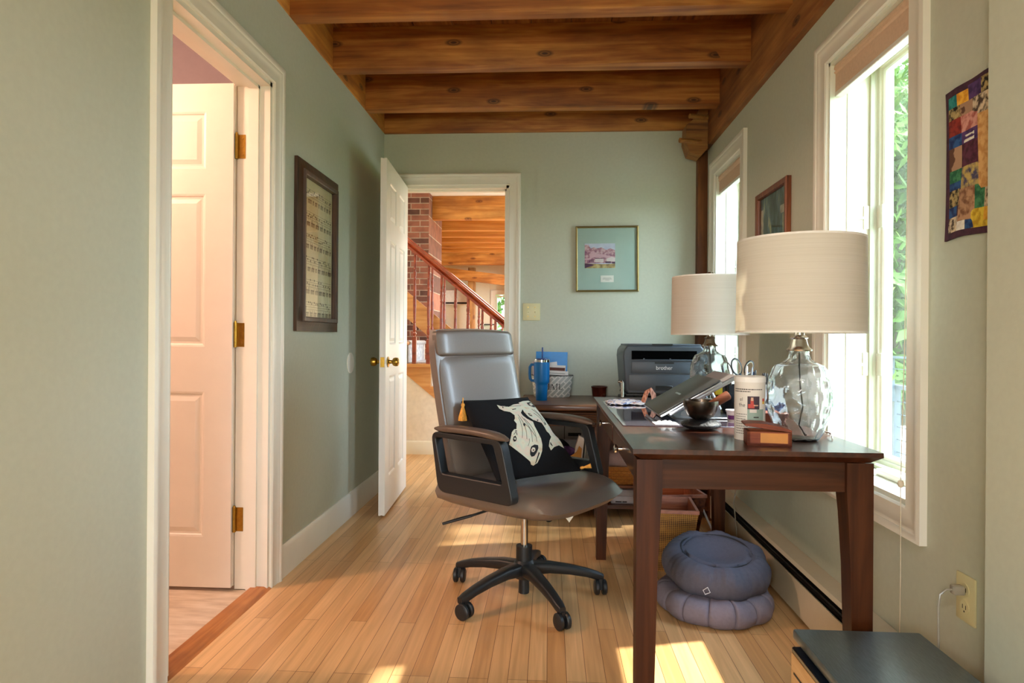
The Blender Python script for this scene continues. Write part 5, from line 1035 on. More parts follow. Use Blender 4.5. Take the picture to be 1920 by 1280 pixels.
g = G(); g.grid(8, 3, lambda u, v: ((0.0205 + 0.0021 * v + 0.0006) * math.cos(R(205 + 80 * u)), (0.0205 + 0.0021 * v + 0.0006) * math.sin(R(205 + 80 * u)), 0.008 + 0.014 * v)); out('tub_print', g, plain('purple_print', '#6a2a6a', 0.6), cupt)
g = G(); g.box(0.655, 0.735, 2.56, 2.64, DT, DT + 0.055, bev=0.002, seg=1); g.mi = 1; g.box(0.650, 0.74, 2.55, 2.645, DT + 0.055, DT + 0.088, bev=0.002, seg=1); tag(out('sticky_note_box', g, [plain('olive_brown_card', '#6a6428', 0.6), plain('yellow_card', '#c8a818', 0.6)]), 'yellow box of notes below the far lamp', 'box')
g = G(); g.grid(24, 12, lambda u, v: (0.655 + 0.030 * math.sin(math.pi * v) ** 0.6 * math.cos(2 * math.pi * u), 2.36 + 0.06 * math.sin(math.pi * v) ** 0.6 * math.sin(2 * math.pi * u), DT + 0.001 + 0.078 * (0.5 - 0.5 * math.cos(math.pi * v))), close_u=True); tag(out('black_pouch', g, plain('black_fabric', '#101114', 0.8, var=0.2, bmp=0.5), smooth=70), 'soft black pouch left of the printed tin, under the far lamp', 'pouch')
mg = thing('magnifying_glass', 'tortoise-rimmed magnifying glass leaning left of the pens', 'magnifier', (0.674, 2.46, DT + 0.10))
g = G(); lp_ = [(0.0 + 0.016 * math.cos(t_) - 0.010 * math.sin(t_), 0, 0.055 + 0.036 * math.sin(t_)) for t_ in [q * 2 * math.pi / 24 for q in range(24)]]; g.tube(lp_, 0.0022, 8, closed=True); g.cyl((0.008, 0, 0.018), (0.035, 0, -0.095), 0.004, seg=8); out('rim', g, plain('tortoise_rim', '#5a4a3c', 0.4), mg)
g = G(); g.prism(lp_[::1] and [(p[0], p[2]) for p in lp_], lambda a, b, q: (a, q, b), -0.001, 0.001); out('lens', g, M_glass, mg)

# ------------------------------------------------------------------ inside the back cabinet
SH1 = 0.2905; SH2 = 0.1835
g = G(); g.box(-0.05, 0.24, 3.98, 4.19, SH1, SH1 + 0.20, bev=0.002, seg=1); g.mi = 1; g.box(0.095, 0.099, 3.978, 3.981, SH1 + 0.1, SH1 + 0.2); g.box(0.12, 0.20, 3.9785, 3.981, SH1 + 0.12, SH1 + 0.14); tag(out('storage_box', g, [plain('grey_white_card', '#b8b4ae', 0.7), M_ink]), 'grey-white carton at the back of the cabinet shelf', 'box')
def lump(name, c, r_, m, label, cat, n=3.0, seed=1):
    rs = random.Random(seed); ph = [rs.uniform(0, 6) for _ in range(4)]; g = G()
    def f(u, v):
        a = 2 * math.pi * u; t_ = math.pi * v; k_ = 1 + 0.12 * math.sin(3 * a + ph[0]) * math.sin(t_) + 0.08 * math.sin(5 * a + 4 * t_ + ph[1])
        return (c[0] + r_[0] * k_ * math.cos(a) * math.sin(t_), c[1] + r_[1] * k_ * math.sin(a) * math.sin(t_), c[2] + r_[2] * (1 - math.cos(t_)))
    g.grid(24, 14, f, close_u=True); return tag(out(name, g, m, smooth=70), label, cat)
lump('hat', (0.06, 3.84, SH1), (0.065, 0.08, 0.062), plain('black_fur', '#0b0a0a', 0.95, var=0.3, nscale=300, bmp=1.0), 'black fuzzy hat on the cabinet shelf behind the office chair', 'hat', seed=2)
lump('scarf', (0.105, 3.72, SH1 + 0.042), (0.045, 0.035, 0.030), blobs('purple_cloth', [(0.4, '#3a1e4a'), (0.6, '#6a4a80')], 20), 'purple folded cloth on the cabinet shelf', 'cloth', seed=4)
lump('scarf', (0.115, 3.715, SH1 + 0.022), (0.040, 0.03, 0.0105), blobs('red_cloth', [(0.4, '#7a1c20'), (0.6, '#b03038')], 20), 'red folded cloth under the purple cloth', 'cloth', seed=5)
g = G(); g.prism([(0.075, 0), (0.185, 0), (0.19, 0.095), (0.175, 0.11), (0.16, 0.075), (0.08, 0.02)], lambda a, b, q: (a, 3.675 + q, SH1 + b), 0, 0.008); tag(out('manila_folder', g, plain('manila_card', '#b8823a', 0.7)), 'tan manila folder standing at the front of the cabinet shelf', 'folder')
g = G(); g.prism([(0.14, 0), (0.19, 0), (0.205, 0.15), (0.175, 0.165), (0.155, 0.10)], lambda a, b, q: (a, 3.70 + q, SH1 + b), 0, 0.05); tag(out('paper_sheaf', g, M_paper), 'curling sheaf of white papers on the cabinet shelf', 'papers')
for i in range(4):
    g = G(); g.hexa([(0.2 + i * 0.012, 3.70, SH1), (0.209 + i * 0.012, 3.70, SH1), (0.209 + i * 0.012, 3.90, SH1), (0.2 + i * 0.012, 3.90, SH1), (0.214 + i * 0.010, 3.70, SH1 + 0.15 - 0.012 * i), (0.222 + i * 0.010, 3.70, SH1 + 0.15 - 0.012 * i), (0.222 + i * 0.010, 3.90, SH1 + 0.15 - 0.012 * i), (0.214 + i * 0.010, 3.90, SH1 + 0.15 - 0.012 * i)])
    tag(out('magazine', g, plain('magazine_%d' % i, ['#9a9c94', '#6e7470', '#b0aca4', '#585a5c'][i], 0.5)), ['pale grey-green magazine, leftmost of four leaning in the cabinet', 'slate magazine, second from left in the leaning row', 'light beige magazine, third from left in the leaning row', 'dark grey magazine, rightmost of four leaning in the cabinet'][i], 'magazine', 'magazines leaning in the cabinet')
M_wick = woven('orange_wicker', '#7a3e12', '#c9822e', 320)
def basket_tray(name, x0, x1, y0, y1, z0, h_, label):
    g = G(); rim = 0.006
    def f(u, v):
        per = [(x0, y0), (x1, y0), (x1, y1), (x0, y1)]; k_ = (u * 4) % 4; i = int(k_); t_ = k_ - i; a, c = per[i % 4], per[(i + 1) % 4]
        return (a[0] + (c[0] - a[0]) * t_, a[1] + (c[1] - a[1]) * t_, z0 + h_ * v)
    g.box(x0, x1, y0, y0 + 0.008, z0, z0 + h_); g.box(x0, x1, y1 - 0.008, y1, z0, z0 + h_); g.box(x0, x0 + 0.008, y0, y1, z0, z0 + h_); g.box(x1 - 0.008, x1, y0, y1, z0, z0 + h_); g.box(x0, x1, y0, y1, z0, z0 + 0.006)
    for q in range(6):
        zz = z0 + h_ * (q + 0.5) / 6; n_ = 22
        g.tube([(x0 + (x1 - x0) * i / n_, y0 - 0.003 * (1 if (i + q) % 2 else -0.3), zz) for i in range(n_ + 1)], h_ / 14, 6)
    g.tube([(x0, y0, z0 + h_), (x1, y0, z0 + h_), (x1, y1, z0 + h_), (x0, y1, z0 + h_)], 0.006, 8, closed=True)
    return tag(out(name, g, M_wick), label, 'basket')
basket_tray('wicker_tray', 0.30, 0.62, 3.68, 3.98, SH2, 0.095, 'flat orange wicker tray on the low cabinet shelf')
lump('paper_bag', (0.40, 3.80, SH2 + 0.012), (0.075, 0.06, 0.085), plain('pinkish_bag', '#b89488', 0.6, var=0.15, nscale=20), 'crumpled pinkish paper bag in the wicker tray', 'bag', seed=9)
g = G(); g.box(0.36, 0.60, 3.70, 3.92, 0.0705, 0.112, bev=0.003); g.mi = 1; g.box(0.385, 0.42, 3.698, 3.7005, 0.078, 0.084); g.box(0.425, 0.45, 3.698, 3.7005, 0.078, 0.084); tag(out('carton', g, [plain('white_carton', '#c8c6ca', 0.6), M_ink]), 'white carton with dark print, lower of two at the cabinet bottom', 'box', 'white cartons in the cabinet')
g = G(); g.box(0.365, 0.595, 3.70, 3.92, 0.1125, 0.150, bev=0.003); tag(out('carton', g, plain('white_carton2', '#b4b2b8', 0.6)), 'plain white carton, upper of two at the cabinet bottom', 'box', 'white cartons in the cabinet')
g = G(); g.lathe([(0, 0), (0.02, 0.004), (0.026, 0.03), (0.02, 0.052), (0, 0.06)], seg=20); tag(out('dark_ball', g, plain('dark_blue_rubber', '#1c222c', 0.4), loc=(0.335, 3.76, 0.0705)), 'dark round ball left of the white cartons in the cabinet', 'ball')

# ------------------------------------------------------------------ wastebaskets under the desk
M_rattan = woven('brown_rattan', '#4a2a10', '#b07a34', 230)
M_rimw = wood('reddish_basket_rim', '#6a2c14', '#944a28', '#b46a44', 0, 0.4, False, 3.0)
def wbasket(x, y, wt, wb, h_, rz, label, matb):
    t = thing('wastebasket', label, 'wastebasket', (x, y, 0), R(rz), 'square wastebaskets under the desk')
    g = G()
    def sq(w_, z_): return [(-w_, -w_, z_), (w_, -w_, z_), (w_, w_, z_), (-w_, w_, z_)]
    rs_ = [sq(wb, 0.0), sq(wt, h_), sq(wt - 0.009, h_), sq(wb - 0.009, 0.008)]
    vr = [[g.b.verts.new(p) for p in r_] for r_ in rs_]
    for i in range(3):
        for q in range(4):
            f = g.b.faces.new((vr[i][q], vr[i][(q + 1) % 4], vr[i + 1][(q + 1) % 4], vr[i + 1][q])); f.material_index = 0 if i == 0 else 1
    g.b.faces.new(vr[0]); g.b.faces.new(vr[-1]).material_index = 1
    out('basket_body', g, [matb, M_rimw], t, smooth=0)
    g = G(); g.ring(-wt + 0.004, wt - 0.004, -wt + 0.004, wt - 0.004, [(-0.006, -0.012), (-0.006, 0.002), (0.006, 0.002), (0.006, -0.012)], lambda a, b, h: (a, b, h_ + h)); out('rim', g, plain('pink_worn_rim', '#a86a54', 0.5, var=0.2, nscale=40), t, smooth=0)
wbasket(0.525, 2.925, 0.130, 0.095, 0.275, -4, 'front square rattan wastebasket with reddish rim under the desk', M_rattan)
wbasket(0.60, 3.235, 0.14, 0.10, 0.268, 8, 'back square reddish-brown wastebasket behind the rattan one', blobs('dark_red_rattan', [(0.35, '#4a2010'), (0.65, '#7a4020')], 60))
# zafu and zabuton
def cushion(name, c, r_, h_, m, label, pleats, tilt=(0, 0), dent=0.0, flat=0.86):
    t = thing(name, label, 'cushion', c); t.rotation_euler = (R(tilt[0]), R(tilt[1]), R(20))
    g = G(); NU = 224
    def f(u, v):
        a = 2 * math.pi * u
        if v < 0.2: rr = r_ * flat * (v / 0.2); z_ = 0.0
        elif v < 0.70:
            s_ = (v - 0.2) / 0.5; an = -math.pi / 2 + math.pi * s_; rr = r_ * (flat + (1 - flat) * math.cos(an)); z_ = h_ / 2 + h_ / 2 * math.sin(an)
        else: s_ = (v - 0.70) / 0.30; rr = r_ * flat * (1 - s_); z_ = h_ * (1 - dent * (math.sin(s_ * math.pi / 2) ** 2)) - (0.010 * math.exp(-((s_ - 0.10) / 0.05) ** 2) if dent else 0)
        if pleats and 0.2 < v < 0.97:
            d_ = abs(((u * pleats) % 1) - 0.5) * 2; gr_ = max(0, d_ ** 18); rr -= 0.008 * gr_ * (1 if v < 0.70 else 0.2); z_ -= 0.007 * gr_ * (v > 0.5)
            rr += 0.004 * (1 - d_ ** 2) * (v < 0.7)
        w_ = (0.004 * math.sin(7 * a + 2.0) + 0.002 * math.sin(11 * a + 30 * z_) + (0.0016 * math.sin(17 * a + 1) * math.sin(23 * a) if dent else 0)) * (0.2 < v < 0.74)
        return ((rr + w_) * math.cos(a), (rr + w_) * math.sin(a), z_ + w_ * 0.8 * (v > 0.45))
    g.grid(NU, 60, f, close_u=True); out('cushion_body', g, m, t, smooth=70)
    return t
M_slate = plain('slate_cotton', '#50505e', 0.85, var=0.06, nscale=90, bmp=0.3)
M_slate2 = plain('lilac_grey_cotton', '#746c78', 0.85, var=0.06, nscale=90, bmp=0.3)
za_ = cushion('floor_cushion', (0.625, 2.46, 0.0), 0.212, 0.090, M_slate2, 'flat grey pleated round floor cushion, lower of two under the desk', 14, flat=0.80)
zf = cushion('floor_cushion', (0.640, 2.50, 0.094), 0.198, 0.125, M_slate, 'plump slate-blue round cushion, upper of two under the desk', 0, (9, -3), 0.26, flat=0.70)
g = G(); rng = [(0.132 * math.cos(t_), 0.132 * math.sin(t_), 0.1175 + 0.002 * math.sin(3 * t_)) for t_ in [q * 2 * math.pi / 48 for q in range(48)]]; g.tube(rng, 0.004, 6, closed=True); out('zip_seam', g, plain('dark_zip', '#191a20', 0.7), zf)
g = G(); g.tube([(-0.135, -0.150, 0.075), (-0.148, -0.143, 0.062), (-0.142, -0.148, 0.048), (-0.128, -0.157, 0.058)], 0.0018, 6, closed=True); out('tag_loop', g, plain('white_loop', '#c8ccd6', 0.6), zf)
# dumbbell
db = thing('dumbbell', 'small pink dumbbell on the floor behind the round cushions', 'dumbbell', (0.80, 2.93, 0.0), R(8)); M_pinkr = plain('pink_vinyl', '#b03a50', 0.5)
for s_ in (-1, 1):
    g = G(); g.cyl((s_ * 0.048, 0, 0.032), (s_ * 0.095, 0, 0.032), 0.037, 0.034, seg=6); o = out('weight_head', g, M_pinkr, db, smooth=25); bv = o.modifiers.new('b', 'BEVEL'); bv.width = 0.006; bv.segments = 2
g = G(); g.cyl((-0.05, 0, 0.032), (0.05, 0, 0.032), 0.014, seg=14); out('grip', g, M_pinkr, db)
# cables under the desk
g = G(); g.tube([(0.74, 3.10, 0.012), (0.80, 3.06, 0.03), (0.79, 3.15, 0.10), (0.76, 3.2, 0.18), (0.74, 3.25, 0.10), (0.72, 3.35, 0.02)], 0.0055, 8); tag(out('floor_cable', g, plain('white_cable', '#d0ccd0', 0.4)), 'thick white cable looping up from the floor behind the wastebaskets', 'cable')

g = G(); g.tube([(0.872, 3.06, 0.70), (0.872, 3.07, 0.5), (0.885, 3.06, 0.35), (0.868, 3.055, 0.25), (0.885, 3.06, 0.1), (0.89, 3.07, 0.01)], 0.003, 8); tag(out('hanging_cable', g, cordm), 'thin pale cable hanging beside the rear right desk leg', 'cable')

# ------------------------------------------------------------------ black topped box, lower right
bc = thing('filing_box', 'low box with black brushed top and light wood side at lower right', 'cabinet', (0.73, 1.27, 0))
M_top = blobs('black_top_painted_sheen', [(0.35, '#4a555a'), (0.65, '#5c686c')], 12, 0.34, (30, 3, 1)); M_lw = wood('light_birch', '#b08050', '#c99a66', '#dab27e', 1, 0.5, False, 2.0)  # M_top: black top with its reflected blue-grey sheen put into the colour
g = G(); g.box(-0.148, 0.145, -0.35, 0.29, 0.305, 0.33, bev=0.006, seg=2); out('box_top', g, M_top, bc)
g = G(); g.box(-0.160, 0.13, -0.33, 0.262, 0.287, 0.3, bev=0.003, seg=1); out('top_tray', g, plain('navy_black_plastic', '#121a26', 0.35), bc)
g = G(); g.box(-0.160, 0.13, -0.33, 0.262, 0.0, 0.286); g.mi = 1; g.box(-0.1615, -0.159, -0.31, 0.245, 0.243, 0.247); g.box(-0.128, 0.12, -0.31, 0.25, 0.286, 0.306); out('box_body', g, [M_lw, M_ink], bc)
g = G(); g.box(-0.166, -0.160, 0.02, 0.18, 0.10, 0.235, bev=0.002, seg=1); out('handle_plate', g, plain('brown_black_plate', '#2c2622', 0.5), bc)

# ------------------------------------------------------------------ hall: staircase
sY0, sY1 = 5.5, 6.42
stt = thing('staircase', 'oak staircase with reddish turned balusters beyond the open door', 'staircase', (-1.0, sY0, 0))
def sx(a): return a + 1.0
RUN, RISE = 0.236, 0.193
n0x, n0z = -1.006, 0.785        # nose and top of the tread that shows first
# wall below the stringer
g = G(); 
def slope(x): return n0z - 0.085 - (x - n0x) * (RISE / RUN) - 0.20
g.prism([(-3.2, 0), (-0.35, 0), (-0.35, max(0.02, slope(-0.35))), (-3.2, slope(-3.2))], lambda a, b, q: (a, q, b), sY0 + 0.012, sY0 + 0.08); struct('wall_under_stairs', g, plain('white_hall_paint', '#e8e4dc', 0.7))
g = G(); g.prism([(0, 0), (0.016, 0), (0.016, 0.10), (0.005, 0.115), (0, 0.115)], lambda a, b, q: (q, sY0 + 0.012 - a, b), -3.2, -0.35); struct('baseboard_hall', g, M_white)
poly = [(-3.2, slope(-3.2)), (-0.35, slope(-0.35))]
top = []
for i in range(3, -9, -1):
    nx = n0x + RUN * i; nz = n0z - RISE * i - 0.028
    if nx > -0.35: continue
    top += [(nx - 0.02, nz - RISE if i < 3 else nz - RISE), (nx - 0.02, nz)]
top = [(-0.35, top[0][1])] + top + [(-3.2, top[-1][1])]
g = G(); g.prism([(sx(a), b) for a, b in poly + top], lambda a, b, q: (a, q, b), 0.0, 0.03); out('stringer', g, M_stair, stt)
for i in range(3, -7, -1):
    nx = sx(n0x + RUN * i); nz = n0z - RISE * i
    if nz < 0.1: continue
    g = G(); g.prism([(nx - RUN - 0.02, nz - 0.028), (nx + 0.004, nz - 0.028), (nx + 0.012, nz - 0.014), (nx + 0.004, nz), (nx - RUN - 0.02, nz)], lambda a, b, q: (a, q, b), -0.028, sY1 - sY0); out('tread', g, M_stair, stt)
    g = G(); g.box(nx - 0.032, nx - 0.014, 0.031, sY1 - sY0, nz - RISE, nz - 0.028); out('riser', g, M_white, stt)
    g = G(); g.prism([(nx - RUN, nz), (nx - 0.005, nz), (nx + 0.018, nz - 0.012), (nx - 0.008, nz - 0.032), (nx - 0.010, nz - RISE + 0.004), (nx - 0.001, nz - RISE + 0.004), (nx - 0.001, nz - 0.034), (nx + 0.026, nz - 0.014), (nx - 0.001, nz + 0.008), (nx - RUN, nz + 0.008)], lambda a, b, q: (a, q, b), 0.10, sY1 - sY0 - 0.10); out('carpet_runner', g, blobs('pale_ribbed_carpet', [(0.35, '#b8b4b8'), (0.6, '#dcd8da')], 30, 0.95, (1, 1, 1), 'wave'), stt)
def railz(x): return 1.905 - (x + 1.294) * 0.82
def rail(yy, x0, x1):
    g = G(); prof = [(-0.030, -0.045), (0.030, -0.045), (0.032, -0.02), (0.020, -0.012), (0.034, 0.006), (0.024, 0.026), (0, 0.032), (-0.024, 0.026), (-0.034, 0.006), (-0.020, -0.012), (-0.032, -0.02)]
    A = [g.b.verts.new((sx(x0), yy - sY0 + a, railz(x0) - 0.02 + b)) for a, b in prof]; B_ = [g.b.verts.new((sx(x1), yy - sY0 + a, railz(x1) - 0.02 + b)) for a, b in prof]
    n = len(prof); g.b.faces.new(A); g.b.faces.new(B_)
    for i in range(n): g.b.faces.new((A[i], A[(i + 1) % n], B_[(i + 1) % n], B_[i]))
    out('handrail', g, M_cherry, stt)
rail(sY0 + 0.03, -2.6, -0.36); rail(sY1 - 0.05, -1.7, -0.40)
def baluster(x, yy, z0):
    z1 = railz(x) - 0.05; L_ = z1 - z0
    if L_ < 0.15: return
    g = G(); g.box(-0.017, 0.017, -0.017, 0.017, 0, L_ * 0.24); pf = [(0.016, 0.24), (0.010, 0.25), (0.017, 0.262), (0.017, 0.275), (0.009, 0.285), (0.015, 0.30), (0.016, 0.33), (0.009, 0.36), (0.014, 0.372), (0.009, 0.384), (0.012, 0.42), (0.015, 0.55), (0.012, 0.70), (0.009, 0.745), (0.014, 0.755), (0.009, 0.767), (0.014, 0.79), (0.015, 0.81), (0.009, 0.835), (0.014, 0.85), (0.010, 0.86), (0.011, 0.93), (0.009, 1.0)]
    g.lathe([(0, 0.24 * L_)] + [(r_, z_ * L_) for r_, z_ in pf] + [(0, L_)], seg=10)
    o = out('baluster', g, M_cherry, stt); o.location = (sx(x), yy - sY0, z0)
for i in range(3, -7, -1):
    for fr in (0.20, 0.72):
        x = n0x + RUN * i - RUN * fr; z_ = n0z - RISE * i
        if -2.3 < x < -0.36: baluster(x, sY0 + 0.03, z_)
        if -1.2 < x < -0.40: baluster(x, sY1 - 0.05, z_ + 0.0)
# far-side skirt board rising left
g = G(); g.prism([(-3.0, slope(-3.0) + 0.35), (-0.9, slope(-0.9) + 0.35), (-0.9, slope(-0.9) + 0.62), (-3.0, slope(-3.0) + 0.62)], lambda a, b, q: (sx(a), q, b), sY1 - sY0 - 0.0, sY1 - sY0 + 0.03); out('skirt_board', g, M_stair, stt)
g = G(); g.lathe([(0, 0), (0.07, 0), (0.09, 0.03), (0.07, 0.06), (0, 0.065)], seg=20); 
# brick chimney
g = G(); g.mi = 0; Xc = -1.337
chx0 = -2.6
g.quad((chx0, 7.0, 0), (Xc, 7.0, 0), (Xc, 7.0, 2.62), (chx0, 7.0, 2.62)); g.mi = 1; g.quad((Xc, 7.0, 0), (Xc, 7.85, 0), (Xc, 7.85, 2.62), (Xc, 7.0, 2.62)); g.mi = 0; g.quad((Xc, 7.85, 0), (chx0, 7.85, 0), (chx0, 7.85, 2.62), (Xc, 7.85, 2.62)); g.mi = 1; g.quad((chx0, 7.85, 0), (chx0, 7.0, 0), (chx0, 7.0, 2.62), (chx0, 7.85, 2.62)); g.mi = 0; g.quad((chx0, 7.0, 2.62), (Xc, 7.0, 2.62), (Xc, 7.85, 2.62), (chx0, 7.85, 2.62))
tag(out('brick_chimney', g, [brick_mat('chimney_brick', (R(-90), 0, 0)), brick_mat('chimney_brick_side', (R(-90), R(0), R(-90)))], smooth=0), 'weathered red brick chimney rising behind the staircase', 'chimney')
# far room timbers
g = G(); g.box(Xc, 1.14, 7.2, 7.3, 2.355, 2.62, bev=0.004); struct('trim_%d' % k, g, M_lit); k += 1
M_lit2 = wood('pale_pine_joist', '#9a5818', '#c07a2e', '#d89a4c', 0, 0.5, False, 1.0)
for yy in (7.95, 8.45, 8.95, 9.45, 9.98):
    g = G(); g.box(-4, 1.14, yy, yy + 0.075, 2.355, 2.62, bev=0.003); struct('trim_%d' % k, g, M_lit2); k += 1
g = G(); g.box(-4, 1.14, 10.25, 10.42, 2.20, 2.62, bev=0.005); struct('trim_%d' % k, g, M_lit); k += 1
def obeam(p0, p1, w_, h_, m):
    global k
    g = G(); p0, p1 = Vector(p0), Vector(p1)
    g.hexa([(p0.x, p0.y, p0.z - h_ / 2), (p1.x, p1.y, p1.z - h_ / 2), (p1.x, p1.y + w_, p1.z - h_ / 2), (p0.x, p0.y + w_, p0.z - h_ / 2), (p0.x, p0.y, p0.z + h_ / 2), (p1.x, p1.y, p1.z + h_ / 2), (p1.x, p1.y + w_, p1.z + h_ / 2), (p0.x, p0.y + w_, p0.z + h_ / 2)]); struct('trim_%d' % k, g, m); k += 1
obeam((-1.9, 10.6, 2.12), (-0.3, 10.6, 1.92), 0.14, 0.17, M_lit)
for x_ in (-1.32, -0.60):
    g = G(); g.box(x_ - 0.06, x_ + 0.06, 10.75, 10.87, 0, 2.2, bev=0.005); struct('trim_%d' % k, g, M_litv); k += 1
g = G(); g.box(-1.62, -1.50, 8.6, 8.72, 0, 2.355, bev=0.005); struct('trim_%d' % k, g, M_litv); k += 1
ac = thing('wall_air_conditioner', 'white wall air conditioner on the far cream wall beyond the stairs', 'air conditioner', (-1.72, 11.28, 1.72)); g = G(); g.box(-0.36, 0.36, -0.18, 0, -0.13, 0.13, bev=0.02, seg=3); out('housing', g, plain('ac_white', '#ece9e2', 0.4), ac)
g = G(); g.box(-0.33, 0.33, -0.183, -0.16, -0.118, -0.085); out('air_vent', g, M_ink, ac)
for (px_, pz_, w_, h_, lb) in ((-2.02, 1.02, 0.16, 0.30, 'black-framed pale picture on the far wall, left of the far post'), (-1.10, 1.02, 0.13, 0.22, 'small framed picture on the far wall beside the far window')):
    p = thing('framed_picture', lb, 'picture', (px_, 11.3, pz_), group=None); g = G(); g.ring(-w_, w_, -h_, h_, [(0, 0.002), (0, 0.02), (0.02, 0.02), (0.02, 0)], lambda a, b, h: (a, -h, b)); out('frame', g, M_blackp, p); g = G(); g.box(-w_, w_, -0.008, -0.002, -h_, h_); out('picture_sheet', g, blobs('pale_green_print', [(0.4, '#a8b8a0'), (0.6, '#e0e0d0')], 6), p)

# ------------------------------------------------------------------ outside
M_deck = plain('sunlit_pale_deck', '#cfcabf', 0.8, var=0.05)
g = G(); 
x = 1.3
while x < 5.2: g.box(x, x + 0.135, 1.0, 9.0, -0.17, -0.14); x += 0.14
struct('floor_deck', g, M_deck)
gr = blobs('lawn_green', [(0.3, '#34501e'), (0.55, '#50702e'), (0.75, '#6a8444')], 2.5)
g = G(); g.box(-30, 60, -25, 60, -0.6, -0.5); struct('floor_lawn', g, gr)
M_rail = plain('dark_deck_metal', '#4a525a', 0.5)
rl = thing('deck_railing', 'dark deck railing with thin horizontal rods outside the near window', 'railing', (3.3, 6.3, -0.14))
for y_ in (-3.4, -1.7, 0.0, 0.48, 1.9):
    g = G(); g.box(-0.03, 0.03, y_ - 0.03, y_ + 0.03, 0, 0.72 if y_ < 1.8 else 0.72); out('post', g, M_rail, rl)
g = G(); g.box(-0.04, 0.04, -3.43, 1.93, 0.70, 0.735); out('top_rail', g, M_rail, rl)
for q in range(5):
    g = G(); g.cyl((0, -3.4, 0.10 + q * 0.12), (0, 1.9, 0.10 + q * 0.12), 0.006, seg=6); out('rod', g, M_rail, rl)
r2 = thing('deck_railing', 'second dark deck railing farther out, seen over the first', 'railing', (4.6, 8.0, -0.14))
for y_ in (-6, -3, 0, 0.9):
    g = G(); g.box(-0.03, 0.03, y_ - 0.03, y_ + 0.03, 0, 0.95); out('post', g, M_rail, r2)
g = G(); g.box(-0.03, 0.03, -6, 0.9, 0.92, 0.95); g.cyl((0, -6, 0.78), (0, 0.9, 0.78), 0.006, seg=6); out('top_rail', g, M_rail, r2)
ln = thing('deck_lantern', 'dark mailbox-like lantern fixed on the deck railing post', 'lantern', (3.215, 6.34, 0.44))
g = G(); g.box(-0.05, 0.05, -0.10, 0.0, 0.0, 0.16, bev=0.01); g.prism([(-0.05, 0.16), (0.05, 0.16), (0.03, 0.195), (-0.03, 0.195)], lambda a, b, q: (a, q, b), -0.10, 0.0); out('lantern_housing', g, M_rail, ln)
g = G(); g.box(-0.052, -0.049, -0.08, -0.03, 0.04, 0.10); out('lantern_panel', g, M_paper, ln)
def leafm(n_, c1, c2):
    m, nt, b = base(n_); mp = coords(nt); n = nd(nt, 'ShaderNodeTexNoise', Scale=1.2, Detail=2.0); nt.links.new(mp.outputs[0], n.inputs['Vector']); r = ramp(nt, n.outputs['Fac'], [(0.35, c1), (0.65, c2)]); nt.links.new(r.outputs[0], b.inputs['Base Color']); b.inputs['Roughness'].default_value = 0.6
    tr = nt.nodes.new('ShaderNodeBsdfTranslucent'); nt.links.new(r.outputs[0], tr.inputs[0]); mx = nt.nodes.new('ShaderNodeMixShader'); mx.inputs[0].default_value = 0.5; nt.links.new(b.outputs[0], mx.inputs[1]); nt.links.new(tr.outputs[0], mx.inputs[2]); nt.links.new(mx.outputs[0], nt.nodes['Material Output'].inputs[0]); return m
LM = [leafm('bright_leaf', '#55752c', '#86a452'), leafm('mid_leaf', '#48682a', '#708e44'), leafm('pale_leaf', '#5c7a44', '#8ca468')]
M_bark = plain('tree_bark', '#6a5848', 0.9, var=0.3, nscale=12, bmp=0.5)
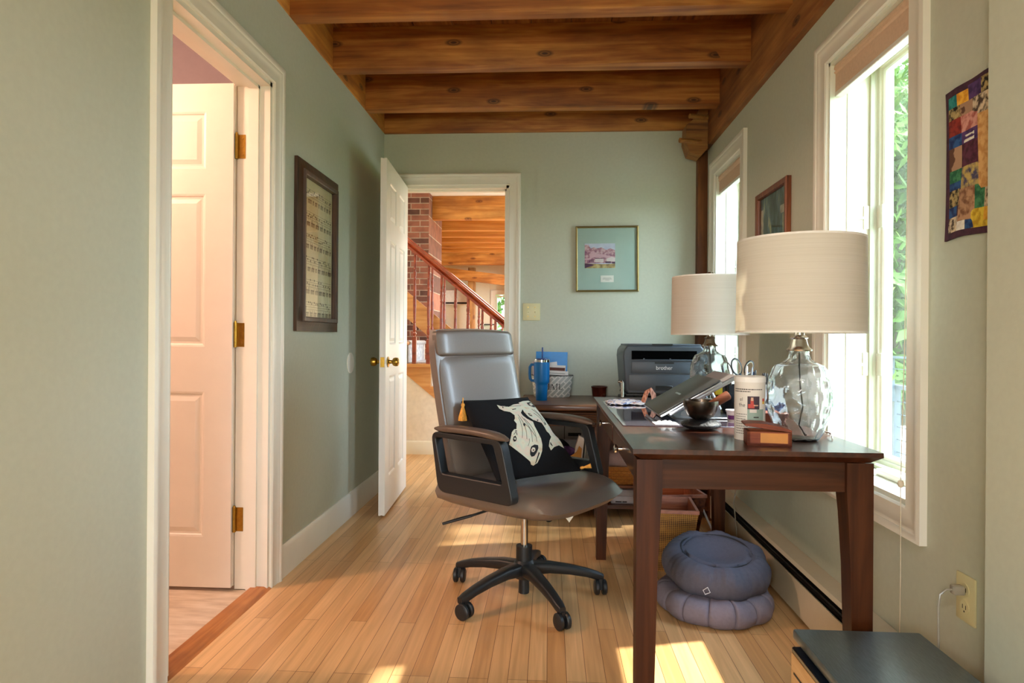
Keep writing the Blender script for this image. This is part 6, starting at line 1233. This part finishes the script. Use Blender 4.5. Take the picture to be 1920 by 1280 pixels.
def tree(x, y, h_, r_, n_, mi, label, sd, sc_=1.0):
    rs = random.Random(sd); t = thing('tree', label, 'tree', (x, y, -0.5), 0, 'trees outside the windows')
    g = G(); pts = [(0, 0, 0), (0.1, 0.05, h_ * 0.25), (0.0, 0.1, h_ * 0.5), (0.15, 0, h_ * 0.8)]; g.tube(pts, [0.2, 0.15, 0.11, 0.04], 10)
    for q in range(9): a = rs.uniform(0, 6.28); z_ = h_ * rs.uniform(0.25, 0.75); L_ = r_ * rs.uniform(0.5, 0.9); g.tube([(0.05, 0.05, z_), (L_ * 0.5 * math.cos(a), L_ * 0.5 * math.sin(a), z_ + 0.3), (L_ * math.cos(a), L_ * math.sin(a), z_ + 0.8)], [0.06, 0.04, 0.015], 6)
    out('trunk', g, M_bark, t)
    vs, fs = [], []
    cl_ = [(rs.uniform(-1, 1) * r_ * 0.75, rs.uniform(-1, 1) * r_ * 0.75, h_ * (0.12 + 0.85 * rs.random()), rs.uniform(0.4, 0.9)) for _ in range(90)]
    for _ in range(n_):
        c = rs.choice(cl_); d = Vector((rs.gauss(0, 1), rs.gauss(0, 1), rs.gauss(0, 0.6))) * c[3] * 0.55; p_ = Vector(c[:3]) + d
        a = Vector((rs.gauss(0, 1), rs.gauss(0, 1), rs.gauss(0, 1))).normalized(); b_ = a.orthogonal().normalized(); s_ = rs.uniform(0.08, 0.17) * sc_
        i = len(vs); vs += [p_ - a * s_, p_ + b_ * s_ * 0.5, p_ + a * s_, p_ - b_ * s_ * 0.5]; fs.append((i, i + 1, i + 2, i + 3))
    me = bpy.data.meshes.new('foliage'); me.from_pydata(vs, [], fs); me.materials.append(LM[mi]); o = bpy.data.objects.new('foliage', me); COL.objects.link(o); o.parent = t; o['kind'] = 'stuff'
tree(5.9, 11.2, 6.5, 2.0, 14000, 0, 'bright green tree nearest the deck outside the near window', 1)
tree(9.8, 17.0, 9.0, 2.9, 14000, 1, 'mid green tree behind the bright one outside the near window', 2)
tree(4.4, 16.5, 8.5, 2.3, 12000, 2, 'pale green tree seen through the far window of the room', 3)
tree(15.0, 26.0, 12.0, 4.2, 14000, 0, 'large far tree beyond the lawn outside the near window', 4, 1.5)
tree(-2.4, 17.5, 7.0, 2.6, 9000, 1, 'green tree outside the small far-room window', 6)
tree(7.0, 5.7, 9.8, 1.9, 5000, 0, 'tall unseen tree added beside the deck to dapple the sun', 8)  # out-of-view tree added so its crown dims the sun at the windows
